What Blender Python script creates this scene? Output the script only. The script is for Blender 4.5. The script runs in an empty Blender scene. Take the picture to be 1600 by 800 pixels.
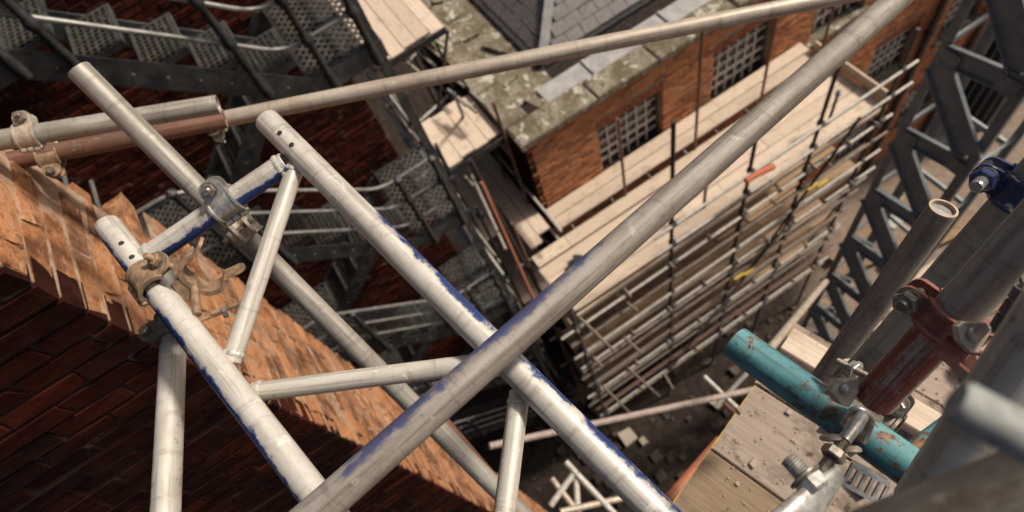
import bpy, bmesh, math, random
import numpy as np
from mathutils import Vector, Matrix
random.seed(7)
R = random.random
def U(a, b): return a + (b-a)*R()
# ------------------------------------------------------------------ camera (looking steeply down, rolled)
F = 1000.0; HC = 17.0
def nz(v): v = np.array(v, float); return v/np.linalg.norm(v)
Dn = nz((240, 537, F)); CZ = -Dn
_A = nz((8704, -5750, F)); CY = nz(_A-Dn*_A.dot(Dn)); CX = np.cross(CY, CZ)
RIGHT = Vector((CX[0], CY[0], CZ[0])); DOWN = Vector((CX[1], CY[1], CZ[1])); FWD = Vector((CX[2], CY[2], CZ[2]))
CAMP = Vector((0, 0, HC))
scene = bpy.context.scene
cam = bpy.data.objects.new('camera', bpy.data.cameras.new('camera'))
scene.collection.objects.link(cam); scene.camera = cam
m = Matrix.Identity(4)
for i in range(3):
    m[i][0] = RIGHT[i]; m[i][1] = -DOWN[i]; m[i][2] = -FWD[i]; m[i][3] = CAMP[i]
cam.matrix_world = m
cam.data.sensor_width = 36; cam.data.lens = 22.5
cam.data.clip_start = 0.02; cam.data.clip_end = 2000
cam.data.dof.use_dof = True; cam.data.dof.focus_distance = 0.9; cam.data.dof.aperture_fstop = 4.3
# ------------------------------------------------------------------ light
SUN_AZ = math.radians(7)     # from +Y towards +X
SUN_EL = math.radians(48)
w = bpy.data.worlds.new("World"); scene.world = w; w.use_nodes = True
nt = w.node_tree; bg = nt.nodes['Background']; sky = nt.nodes.new('ShaderNodeTexSky')
sky.sky_type = 'NISHITA'; sky.sun_disc = False; sky.sun_elevation = SUN_EL; sky.sun_rotation = SUN_AZ
sky.air_density = 0.8; sky.dust_density = 6.0; sky.ozone_density = 0.2
nt.links.new(sky.outputs[0], bg.inputs[0]); bg.inputs[1].default_value = 0.066
sl = bpy.data.lights.new('sun', 'SUN'); sl.energy = 3.9; sl.angle = math.radians(7); sl.color = (1, 0.92, 0.8)
so = bpy.data.objects.new('sun', sl); scene.collection.objects.link(so)
sdir = Vector((math.sin(SUN_AZ)*math.cos(SUN_EL), math.cos(SUN_AZ)*math.cos(SUN_EL), math.sin(SUN_EL)))
so.rotation_euler = sdir.to_track_quat('Z', 'Y').to_euler(); so.location = (0, 0, 30)
scene.view_settings.view_transform = 'Standard'; scene.view_settings.look = 'None'
scene.view_settings.exposure = 0.15; scene.view_settings.gamma = 1.0
scene.render.resolution_x = 1024; scene.render.resolution_y = 512
# ------------------------------------------------------------------ measuring helpers
def ray(px, py):
    return RIGHT*((px-800)/F)+DOWN*((py-400)/F)+FWD
def Pd(px, py, d): return CAMP+ray(px, py)*d
def Pz(px, py, z): r = ray(px, py); return CAMP+r*((z-HC)/r.z)
def Px(px, py, x): r = ray(px, py); return CAMP+r*(x/r.x)
def Py(px, py, y): r = ray(px, py); return CAMP+r*(y/r.y)
def imgdir(dx, dy): return (RIGHT*dx+DOWN*dy).normalized()
def proj(p):
    q = Vector(p)-CAMP; d = q.dot(FWD)
    if d < 0.05: return (-9999, -9999, d)
    return (800+F*q.dot(RIGHT)/d, 400+F*q.dot(DOWN)/d, d)
def inview(p, mg=260):
    x, y, d = proj(p); return d > 0.05 and -mg < x < 1600+mg and -mg < y < 800+mg
# ------------------------------------------------------------------ object helpers
COL = scene.collection; W = {}
def thing(name, label, cat, loc=(0, 0, 0), group=None):
    o = bpy.data.objects.new(name, None); o.empty_display_size = .1; COL.objects.link(o)
    M = Matrix.Translation(Vector(loc)); o.matrix_local = M; W[o] = M
    o['label'] = label; o['category'] = cat
    if group: o['group'] = group
    return o
def tag(o, label, cat, group=None):
    o['label'] = label; o['category'] = cat
    if group: o['group'] = group
    return o
def link(name, mesh, parent=None, M=Matrix.Identity(4)):
    o = bpy.data.objects.new(name, mesh); COL.objects.link(o)
    if parent is not None:
        o.parent = parent; o.matrix_local = W[parent].inverted() @ M
    else: o.matrix_local = M
    W[o] = M.copy(); return o
def frame(p, z, x=None):
    z = Vector(z).normalized(); x = Vector(x) if x is not None else -FWD
    x = x-z*x.dot(z)
    if x.length < 1e-4: x = Vector((0.3, 1, .2)); x = x-z*x.dot(z)
    x.normalize(); y = z.cross(x)
    M = Matrix.Identity(4)
    for i in range(3): M[i][0] = x[i]; M[i][1] = y[i]; M[i][2] = z[i]; M[i][3] = p[i]
    return M
class MB:
    def __init__(s): s.v = []; s.f = []; s.sm = []
    def add(s, vs, fs, smooth=False, M=None):
        n = len(s.v)
        if M is not None: vs = [M @ Vector(v) for v in vs]
        s.v += [tuple(v) for v in vs]; s.f += [tuple(i+n for i in f) for f in fs]; s.sm += [smooth]*len(fs); return s
    def box(s, c, d, M=None, ax=None):
        c = Vector(c); a = ax or (Vector((1, 0, 0)), Vector((0, 1, 0)), Vector((0, 0, 1)))
        vs = [c+a[0]*(d[0]*i/2)+a[1]*(d[1]*j/2)+a[2]*(d[2]*k/2) for i in (-1, 1) for j in (-1, 1) for k in (-1, 1)]
        return s.add(vs, [(0, 1, 3, 2), (4, 6, 7, 5), (0, 4, 5, 1), (2, 3, 7, 6), (0, 2, 6, 4), (1, 5, 7, 3)], False, M)
    def bar(s, p, q, wd, ht, up=(0, 0, 1)):
        p = Vector(p); q = Vector(q); z = (q-p); L = z.length
        if L < 1e-6: return s
        z /= L; u = Vector(up); u = u-z*u.dot(z)
        if u.length < 1e-4: u = Vector((1, 0, 0)); u = u-z*u.dot(z)
        u.normalize(); return s.box((p+q)/2, (L, wd, ht), None, (z, u.cross(z), u))
    def lathe(s, prof, seg=24, M=None, smooth=True, closed=False):
        vs = []; fs = []
        for (r, z) in prof:
            for i in range(seg):
                a = 2*math.pi*i/seg; vs.append((r*math.cos(a), r*math.sin(a), z))
        k = len(prof)
        for j in range(k if closed else k-1):
            j2 = (j+1) % k
            for i in range(seg):
                i2 = (i+1) % seg; fs.append((j*seg+i, j*seg+i2, j2*seg+i2, j2*seg+i))
        return s.add(vs, fs, smooth, M)
    def tube(s, p, q, r, seg=10, cap=True):
        p = Vector(p); q = Vector(q); L = (q-p).length
        pr = [(r, 0), (r, L)]
        if cap: pr = [(0.0001, 0)]+pr+[(0.0001, L)]
        return s.lathe(pr, seg, frame(p, q-p))
    def sweep(s, pts, r, seg=8):
        pts = [Vector(p) for p in pts]; n = len(pts); rings = []; x = None
        for i, p in enumerate(pts):
            t = (pts[min(i+1, n-1)]-pts[max(i-1, 0)]).normalized()
            M = frame(p, t, x if x is not None else Vector((.31, .2, .9))); x = M.col[0].xyz
            rings.append([M @ Vector((r*math.cos(2*math.pi*k/seg), r*math.sin(2*math.pi*k/seg), 0)) for k in range(seg)])
        vs = [v for rg in rings for v in rg]; fs = []
        for i in range(n-1):
            for k in range(seg):
                k2 = (k+1) % seg; fs.append((i*seg+k, i*seg+k2, (i+1)*seg+k2, (i+1)*seg+k))
        fs.append(tuple(range(seg))[::-1]); fs.append(tuple((n-1)*seg+k for k in range(seg)))
        return s.add(vs, fs, True)
    def mesh(s, name, mat):
        me = bpy.data.meshes.new(name); me.from_pydata(s.v, [], s.f)
        me.polygons.foreach_set('use_smooth', s.sm)
        if mat: me.materials.append(mat)
        if any(s.sm): me.set_sharp_from_angle(angle=math.radians(38))
        me.update(); return me
    def build(s, name, mat, parent=None, M=None, kind=None):
        if M is None:
            a = np.array(s.v); c = Vector(((a.min(0)+a.max(0))/2).tolist()); M = Matrix.Translation(c)
            s.v = (a-np.array(c)).tolist()
        o = link(name, s.mesh(name, mat), parent, M)
        if kind: o['kind'] = kind
        return o
def roundcorners(pts, rad, n=5):
    pts = [Vector(p) for p in pts]; out = [pts[0]]
    for i in range(1, len(pts)-1):
        a = (pts[i-1]-pts[i]); b = (pts[i+1]-pts[i]); ra = min(rad, a.length*.45, b.length*.45)
        p0 = pts[i]+a.normalized()*ra; p1 = pts[i]+b.normalized()*ra
        for k in range(n+1):
            t = k/n; out.append(p0*(1-t)**2+pts[i]*2*t*(1-t)+p1*t*t)
    out.append(pts[-1]); return out
# ------------------------------------------------------------------ materials
class NT:
    def __init__(s, name):
        s.m = bpy.data.materials.new(name); s.m.use_nodes = True; s.t = s.m.node_tree; s.b = s.t.nodes['Principled BSDF']
    def n(s, t, **k):
        o = s.t.nodes.new(t)
        for a, v in k.items(): setattr(o, a, v)
        return o
    def l(s, a, b): s.t.links.new(a, b)
    def coord(s, scale=(1, 1, 1), which='Object', rnd=True):
        tc = s.n('ShaderNodeTexCoord'); mp = s.n('ShaderNodeMapping'); mp.inputs['Scale'].default_value = scale
        s.l(tc.outputs[which], mp.inputs['Vector'])
        if rnd:
            oi = s.n('ShaderNodeObjectInfo'); g = s.n('ShaderNodeNewGeometry')
            a = s.math('ADD', oi.outputs['Random'], g.outputs['Random Per Island']); a = s.math('MULTIPLY', a, 37.0)
            c = s.n('ShaderNodeCombineXYZ'); [s.l(a, c.inputs[i]) for i in range(3)]
            s.l(c.outputs[0], mp.inputs['Location'])
        return mp.outputs[0]
    def _in(s, sock, v):
        if hasattr(v, 'is_linked') or hasattr(v, 'links'): s.l(v, sock)
        else: sock.default_value = v
    def math(s, op, a, b=0.0, c=None):
        o = s.n('ShaderNodeMath', operation=op); s._in(o.inputs[0], a); s._in(o.inputs[1], b)
        if c is not None: s._in(o.inputs[2], c)
        return o.outputs[0]
    def noise(s, vec, sc, det=4, rough=.6):
        o = s.n('ShaderNodeTexNoise'); o.inputs['Scale'].default_value = sc; o.inputs['Detail'].default_value = det
        o.inputs['Roughness'].default_value = rough; s.l(vec, o.inputs['Vector']); return o.outputs['Fac']
    def ramp(s, f, stops):
        o = s.n('ShaderNodeValToRGB'); s.l(f, o.inputs[0]); e = o.color_ramp.elements
        while len(e) < len(stops): e.new(.5)
        for i, (p, c) in enumerate(stops): e[i].position = p; e[i].color = tuple(c)+(1,) if len(c) == 3 else c
        return o.outputs[0]
    def step(s, f, a, b):
        o = s.n('ShaderNodeMapRange', interpolation_type='SMOOTHSTEP'); s.l(f, o.inputs[0]); o.inputs[1].default_value = a; o.inputs[2].default_value = b
        return o.outputs[0]
    def mix(s, f, a, b, bt='MIX'):
        o = s.n('ShaderNodeMix', data_type='RGBA', blend_type=bt); s._in(o.inputs[0], f)
        for k, v in ((6, a), (7, b)): s._in(o.inputs[k], v if not isinstance(v, tuple) or len(v) == 4 else v+(1,))
        return o.outputs[2]
    def rnd(s):
        oi = s.n('ShaderNodeObjectInfo'); g = s.n('ShaderNodeNewGeometry')
        return s.math('FRACT', s.math('ADD', s.math('MULTIPLY', oi.outputs['Random'], 7.13), s.math('MULTIPLY', g.outputs['Random Per Island'], 3.77)))
    def out(s, col, rough=.8, metal=0.0, bump=None, bs=.3, bd=.01, spec=.5):
        s._in(s.b.inputs['Base Color'], col if not isinstance(col, tuple) or len(col) == 4 else col+(1,)); s._in(s.b.inputs['Roughness'], rough)
        s._in(s.b.inputs['Metallic'], metal); s.b.inputs['Specular IOR Level'].default_value = spec
        if bump is not None:
            o = s.n('ShaderNodeBump'); o.inputs['Strength'].default_value = bs; o.inputs['Distance'].default_value = bd
            s.l(bump, o.inputs['Height']); s.l(o.outputs[0], s.b.inputs['Normal'])
        return s.m
def mat_brick(name, cols, soot=(.03, .02, .015), warm=(.55, .33, .2), sootamt=(.55, .75), fine=60, wsc=.7, smear=.25, smc=(.4, .3, .22), fa=.35, sms=(1, 1, 1)):
    t = NT(name); v = t.coord(); g = t.coord(which='Object', rnd=False)
    geo = t.n('ShaderNodeNewGeometry'); pos = geo.outputs['Position']
    base = t.ramp(t.rnd(), [(i/(len(cols)-1)*.98, c) for i, c in enumerate(cols)])
    n1 = t.noise(pos, fine, 5, .7); n2 = t.noise(pos, wsc, 4, .6); n3 = t.noise(pos, fine*.25, 4, .65)
    c = t.mix(t.step(n3, .35, .7), base, t.mix(.35, base, warm), 'MIX')
    c = t.mix(t.math('MULTIPLY', t.step(n1, .45, .75), fa), c, soot)
    c = t.mix(t.math('MULTIPLY', t.step(n2, *sootamt), .75), c, soot)
    mpp = t.n('ShaderNodeMapping'); mpp.inputs['Scale'].default_value = sms; t.l(pos, mpp.inputs['Vector']); sm = t.noise(mpp.outputs[0], 6.0, 6, .75); c = t.mix(t.math('MULTIPLY', t.step(sm, .56, .66), smear), c, smc)
    return t.out(c, .95, 0, t.math('ADD', n1, t.math('MULTIPLY', sm, 1.5)), .8, .005, .06)
M_brick = mat_brick('orange_brick', [(.3, .09, .035), (.52, .2, .08), (.6, .25, .1), (.42, .14, .055), (.22, .065, .03), (.56, .23, .1)], sootamt=(.57, .85), fine=45, smear=.15, fa=.15)
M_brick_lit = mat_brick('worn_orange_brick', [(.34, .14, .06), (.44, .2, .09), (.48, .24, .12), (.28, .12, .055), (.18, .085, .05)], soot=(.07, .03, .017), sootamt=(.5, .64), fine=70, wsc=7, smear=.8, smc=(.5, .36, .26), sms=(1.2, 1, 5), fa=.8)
M_brick_dark = mat_brick('shade_toned_brick', warm=(.1, .03, .018), soot=(.012, .007, .006), cols= [(.014, .0045, .0035), (.025, .0065, .0045), (.044, .0095, .006), (.01, .0045, .0035), (.08, .017, .009), (.035, .01, .007)], sootamt=(.4, .66), fine=70, wsc=2.2, smear=.08, smc=(.12, .06, .04))  # near wall's wide face and mill end: their shade is in this colour
M_brick_back = mat_brick('dark_red_brick', warm=(.2, .06, .03), soot=(.015, .009, .007), cols= [(.04, .008, .006), (.065, .012, .008), (.1, .02, .011), (.022, .007, .006), (.05, .01, .007)], sootamt=(.45, .7), fine=50, wsc=1.4)
M_brick_arch = mat_brick('red_arch_brick', [(.2, .05, .025), (.26, .07, .035), (.15, .04, .02)])
def mat_simple(name, c1, c2, sc=20, rough=.8, metal=0, bs=.3, bd=.004, stretch=(1, 1, 1), lo=.35, hi=.65, spec=.5, det=5):
    t = NT(name); v = t.coord(stretch); n = t.noise(v, sc, det, .65)
    return t.out(t.mix(t.step(n, lo, hi), c1, c2), rough, metal, n, bs, bd, spec)
M_mortar = mat_simple('mortar', (.3, .24, .18), (.17, .13, .1), 30, .95)
M_mortar_dark = mat_simple('shade_toned_mortar', (.024, .012, .009), (.2, .15, .11), 5, .95, lo=.58, hi=.72)  # dark tone carries the shade of the walls it beds
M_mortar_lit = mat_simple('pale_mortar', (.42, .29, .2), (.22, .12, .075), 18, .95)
def mat_board(name, c1, c2, stain, gs=6, sr=(.52, .72), sq=.64):
    t = NT(name); v = t.coord((1, 14, 14)); v2 = t.coord((1, 1.6, 1.6)); v3 = t.coord((1, 1, 1))
    g = t.noise(v, gs, 6, .6); st = t.noise(v2, 5, 5, .7); sp = t.noise(v3, 38, 3, .6)
    c = t.mix(t.step(g, .3, .7), c1, c2)
    c = t.mix(t.math('MULTIPLY', t.rnd(), .42), c, (c1[0]*.62, c1[1]*.6, c1[2]*.58))
    c = t.mix(t.math('MULTIPLY', t.step(st, *sr), .6), c, stain)
    c = t.mix(t.math('MULTIPLY', t.math('MULTIPLY', t.step(sp, sq, sq+.08), t.step(st, .42, .58)), .8), c, (stain[0]*.5, stain[1]*.5, stain[2]*.5))
    return t.out(c, .85, 0, g, .5, .003, .3)
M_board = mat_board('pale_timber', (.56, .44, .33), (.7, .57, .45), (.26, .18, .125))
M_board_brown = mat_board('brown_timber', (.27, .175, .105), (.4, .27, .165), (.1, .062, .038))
M_board_near = mat_board('weathered_timber', (.31, .24, .19), (.43, .345, .28), (.1, .068, .05), 9, (.5, .64), .57)
M_board_near2 = mat_board('browner_timber', (.23, .16, .1), (.31, .225, .145), (.1, .065, .045), 9)
M_board_edge = mat_simple('yellow_paint_edge', (.55, .4, .04), (.35, .26, .12), 30)
M_end = mat_simple('pale_end_grain', (.5, .37, .27), (.4, .3, .22), 60, .9)
def mat_tube(name, base, base2, paint=None, side=None, amount=.5, rough=.5, metal=.3, chip=None, dirt=(.05, .035, .025), dirtamt=.5, r=.02415, pz=.18, pw=.5, zr=None, dlo=.56, soft=.06, grime=.35):
    """steel tube: mottled metal, optional paint kept on one side of the tube (object X) or in patches, plus dirt"""
    t = NT(name); v = t.coord((1, 1, pz)); vf = t.coord((1, 1, .6)); v1 = t.coord((1, 1, 1))
    n1 = t.noise(v, 28, 6, .62); n2 = t.noise(vf, 140, 4, .7); n3 = t.noise(v1, 9, 3, .6); n4 = t.noise(v1, 55, 5, .7)
    c = t.mix(t.step(n1, .32, .68), base, base2)
    c = t.mix(t.math('MULTIPLY', t.step(n2, .5, .72), .3), c, (base2[0]*.6, base2[1]*.58, base2[2]*.55))
    h = t.math('MULTIPLY', n2, .4)
    vs = t.coord((1, 1, .03)); scr = t.noise(vs, 90, 3, .6); c = t.mix(t.math('MULTIPLY', t.step(scr, .5, .64), .5), c, (base2[0]*.45, base2[1]*.42, base2[2]*.38))
    vr = t.coord((.15, .15, 1)); rg = t.noise(vr, 60, 4, .7); c = t.mix(t.math('MULTIPLY', t.step(rg, .54, .66), .4), c, (base2[0]*.5, base2[1]*.46, base2[2]*.4))
    spl = t.noise(t.coord((1, 1, 1)), 22, 5, .75); c = t.mix(t.math('MULTIPLY', t.step(spl, .62, .66), .5), c, (min(1, base[0]*1.35), min(1, base[1]*1.33), min(1, base[2]*1.3)))
    if paint:
        if side is not None:
            tc = t.n('ShaderNodeTexCoord'); sx = t.n('ShaderNodeSeparateXYZ'); t.l(tc.outputs['Object'], sx.inputs[0])
            a = t.math('DIVIDE', sx.outputs[0], r)
            mk = t.math('ADD', t.math('ADD', a, t.math('MULTIPLY', n1, .9)), t.math('MULTIPLY', n3, 1.1))
            mk = t.math('ADD', mk, t.math('MULTIPLY', n4, .7))
            if zr: mk = t.math('SUBTRACT', mk, t.math('MULTIPLY', t.step(sx.outputs[2], zr[0], zr[1]), 1.2))
            mk = t.step(mk, side, side+soft*3)
        else:
            mk = t.math('ADD', t.math('MULTIPLY', n1, pw), t.math('MULTIPLY', n4, 1-pw))
            if zr:
                tc = t.n('ShaderNodeTexCoord'); sx = t.n('ShaderNodeSeparateXYZ'); t.l(tc.outputs['Object'], sx.inputs[0])
                mk = t.math('SUBTRACT', mk, t.math('MULTIPLY', t.step(sx.outputs[2], zr[0], zr[1]), .1))
            mk = t.step(mk, 1-amount, 1-amount+soft)
        pc = t.mix(t.step(n3, .3, .7), paint, (paint[0]*.72, paint[1]*.72, paint[2]*.72))
        c = t.mix(mk, c, pc); h = t.math('ADD', h, t.math('MULTIPLY', mk, .5))
    if chip:
        ck = t.step(t.math('ADD', t.math('MULTIPLY', n4, .55), t.math('MULTIPLY', n3, .45)), .525, .54)
        cc = t.mix(t.step(n2, .35, .65), chip, (.04, .025, .02)); c = t.mix(ck, c, cc); h = t.math('SUBTRACT', h, t.math('MULTIPLY', ck, .8))
    n5 = t.math('ADD', t.math('MULTIPLY', n1, .55), t.math('MULTIPLY', n4, .45)); c = t.mix(t.math('MULTIPLY', t.step(n5, dlo, dlo+.1), dirtamt), c, dirt)
    c = t.mix(t.math('MULTIPLY', t.step(n3, .48, .75), grime), c, (dirt[0]*2.5, dirt[1]*2.5, dirt[2]*2.5))
    return t.out(c, rough, metal, h, .35, .0012)
WH, WH2 = (.6, .565, .505), (.46, .42, .37)
BLUE = (.018, .05, .19)
M_white_blue = mat_tube('galvanised_tube_with_blue_side', WH, WH2, BLUE, 2.1, rough=.42, metal=.15, dirtamt=.35, grime=.15)
M_white_blue1 = mat_tube('galvanised_tube_with_blue_edge', WH, WH2, BLUE, 2.14, rough=.42, metal=.15, dirtamt=.35, grime=.15, zr=(.36, .2))
M_rung = mat_tube('galvanised_rung_with_blue_side', WH, WH2, BLUE, 1.5, rough=.42, metal=.15, dirtamt=.3, grime=.15)
M_lattice = mat_tube('pale_steel_lattice', (.62, .58, .515), (.5, .46, .4), rough=.45, metal=.15, dirtamt=.45, dlo=.6, grime=.1)
M_galv = mat_tube('galvanised_steel', (.38, .35, .305), (.25, .225, .19), rough=.55, metal=.25)
M_galv_pink = mat_tube('galvanised_steel_rosy', (.5, .44, .36), (.4, .32, .25), rough=.5, metal=.25, dirtamt=.3)
M_galv_faded = mat_tube('faded_blue_on_galvanised', (.3, .27, .235), (.16, .135, .11), (.06, .075, .19), 2.12, rough=.62, metal=.1, soft=.1, dirtamt=.75, zr=(.55, .85))
M_grey = mat_tube('dull_grey_steel', (.4, .365, .32), (.27, .24, .21), rough=.65, metal=.25)
M_grey_dark = mat_tube('dark_grey_steel', (.16, .145, .13), (.11, .1, .09), rough=.6, metal=.3)
M_bigblur = mat_tube('brown_stained_grey_steel', (.17, .15, .13), (.09, .075, .06), rough=.65, metal=.15, dirtamt=.9, dlo=.5)
M_pale = mat_tube('pale_chalky_steel', (.58, .54, .48), (.44, .41, .36), rough=.6, metal=.2, dirtamt=.6)
M_brown_tube = mat_tube('rust_brown_tube', (.2, .09, .055), (.13, .06, .04), (.3, .26, .22), None, .42, rough=.6, metal=.1)
M_red_tube = mat_tube('red_paint_on_grey_tube', (.42, .385, .34), (.28, .25, .22), (.27, .05, .034), None, .535, zr=(.145, .165), rough=.55, metal=.1, r=.0255, dirtamt=.5, pz=.035, pw=.85)
M_teal = mat_tube('teal_painted_tube', (.13, .3, .31), (.055, .185, .21), chip=(.3, .15, .08), rough=.5, metal=0, dirtamt=.8, grime=.3, dlo=.53)
M_orange_tube = mat_tube('orange_rust_tube', (.42, .13, .06), (.33, .12, .07), rough=.6, metal=.0)
M_pink_tube = mat_tube('pink_and_grey_tube', (.36, .28, .24), (.27, .22, .19), (.38, .14, .09), None, .45, rough=.6, metal=0)
M_cast = mat_simple('pale_cast_steel', (.5, .44, .36), (.34, .28, .21), 70, .5, .35, .4, .001)
M_castgrey = mat_simple('worn_silver_steel', (.5, .49, .46), (.3, .28, .25), 90, .35, .6, .4, .001)
M_rusty = mat_simple('tan_rusted_cast_steel', (.34, .22, .13), (.16, .1, .065), 60, .65, .15, .5, .001)
M_bolt = mat_simple('bolt_steel', (.3, .26, .22), (.16, .135, .11), 120, .4, .7, .3, .0006)
M_dull = mat_simple('dull_galvanised_bolt', (.36, .36, .33), (.2, .21, .2), 60, .7, .1, .3, .0006)
M_nut = mat_simple('nut_steel', (.38, .34, .28), (.2, .18, .15), 100, .35, .7, .3, .0006)
M_redclamp = mat_tube('red_painted_clamp', (.33, .13, .1), (.24, .085, .065), (.55, .47, .36), None, .36, rough=.55, metal=.05)
M_blueclamp = mat_tube('blue_painted_clamp', (.025, .045, .14), (.015, .028, .08), (.6, .56, .5), None, .47, rough=.4, metal=.1)
M_paint_white = mat_simple('window_white_paint', (.62, .57, .5), (.5, .45, .4), 15, .6)
M_reveal = mat_simple('dark_window_frame', (.035, .03, .028), (.06, .05, .045), 15, .7)
M_glass = NT('dark_window_glass').out((.015, .019, .022), .06, 0, spec=.9)
M_black = mat_simple('black_painted_iron', (.022, .023, .025), (.05, .048, .045), 12, .5, .2)
M_blackplastic = mat_simple('black_plastic', (.018, .02, .024), (.03, .032, .036), 12, .45)
M_iron = mat_simple('grey_painted_iron', (.045, .052, .056), (.12, .12, .115), 6, .5, .3)
M_grate = mat_simple('worn_grating_steel', (.115, .105, .092), (.055, .05, .045), 9, .55, .3)
M_rail = mat_simple('worn_handrail', (.25, .24, .225), (.14, .135, .128), 9, .5, .4)
M_tower = mat_simple('slate_grey_tower_paint', (.16, .18, .185), (.23, .245, .245), 5, .45, .15, .2)
M_slate = mat_simple('roof_slate', (.1, .088, .085), (.17, .15, .14), 5, .6)
M_lead = mat_simple('grey_lead', (.4, .385, .365), (.28, .27, .26), 4, .55, .1)
def mat_moss(name):
    t = NT(name); geo = t.n('ShaderNodeNewGeometry'); p = geo.outputs['Position']
    a = t.noise(p, 3.2, 5, .7); b = t.noise(p, 14, 5, .7); c_ = t.noise(p, 45, 4, .7)
    c = t.mix(t.step(a, .4, .62), (.12, .095, .065), (.26, .225, .18)); c = t.mix(t.step(b, .5, .62), c, (.115, .1, .045))
    c = t.mix(t.math('MULTIPLY', t.step(t.noise(p, 5.5, 4, .6), .56, .64), .85), c, (.52, .48, .4)); c = t.mix(t.math('MULTIPLY', t.step(b, .58, .7), .7), c, (.05, .04, .03))
    c = t.mix(t.math('MULTIPLY', t.step(c_, .5, .7), .4), c, (.4, .36, .22))
    return t.out(c, .95, 0, b, .8, .015, .2)
M_moss = mat_moss('mossy_stone')
M_soil = None
def mat_ground():
    t = NT('muddy_ground'); geo = t.n('ShaderNodeNewGeometry'); p = geo.outputs['Position']
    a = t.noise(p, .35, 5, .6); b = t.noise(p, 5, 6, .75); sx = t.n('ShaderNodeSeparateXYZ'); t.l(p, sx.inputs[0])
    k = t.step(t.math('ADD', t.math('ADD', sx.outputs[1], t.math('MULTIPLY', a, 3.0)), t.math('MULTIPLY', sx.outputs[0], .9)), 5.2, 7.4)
    dark_tone = t.mix(t.step(b, .4, .7), (.022, .016, .013), (.055, .04, .03)); brown_tone = t.mix(t.step(b, .3, .7), (.2, .145, .11), (.3, .23, .175))  # near-black tone at low X and Y, brown tone further out
    return t.out(t.mix(k, dark_tone, brown_tone), .95, 0, b, .7, .05, .2)
M_ground = mat_ground()
M_rubble = mat_simple('dark_rubble_stone', (.03, .022, .018), (.09, .065, .05), 8, .9)
M_yellow = mat_simple('yellow_plastic', (.5, .33, .03), (.4, .26, .04), 20, .5)
M_orange = mat_simple('orange_netting', (.48, .13, .05), (.35, .09, .04), 20, .7)
M_stone_chip = mat_simple('pale_mortar_crumbs', (.42, .34, .28), (.28, .21, .16), 40, .9)
M_cone = mat_simple('pinkish_plaster', (.5, .27, .2), (.4, .22, .16), 30, .8)
# ------------------------------------------------------------------ ground
g = MB(); gn = 1
g.add([(-80, -80, .4), (80, -80, .4), (80, 120, .4), (-80, 120, .4)], [(0, 1, 2, 3)])
o = g.build('ground', M_ground); o['kind'] = 'structure'
# ------------------------------------------------------------------ bricks
def piece_mesh(name, mat, bevel=.08, jit=.03, var=5):
    """unit piece: u,v in [-.5,.5], front at z=+.5 with chamfered edges, slightly irregular"""
    out = []
    for k in range(var):
        def j(s=jit): return random.uniform(-s, s)
        vs = []
        for (x, y) in ((-.5, -.5), (.5, -.5), (.5, .5), (-.5, .5)): vs.append((x, y, -.5))
        sh = [(x+j(), y+j(), .5-.12) for (x, y) in ((-.5, -.5), (.5, -.5), (.5, .5), (-.5, .5))]
        vs += sh
        for (x, y, z) in sh: vs.append((x*(1-bevel*.7)+j(), y*(1-bevel*2)+j(), .5+j()))
        fs = [(8, 9, 10, 11)]
        for i in range(4):
            i2 = (i+1) % 4; fs += [(i, i2, 4+i2, 4+i), (4+i, 4+i2, 8+i2, 8+i)]
        me = bpy.data.meshes.new(name); me.from_pydata(vs, [], fs); me.materials.append(mat); me.update(); out.append((me, vs, fs))
    return out
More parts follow.
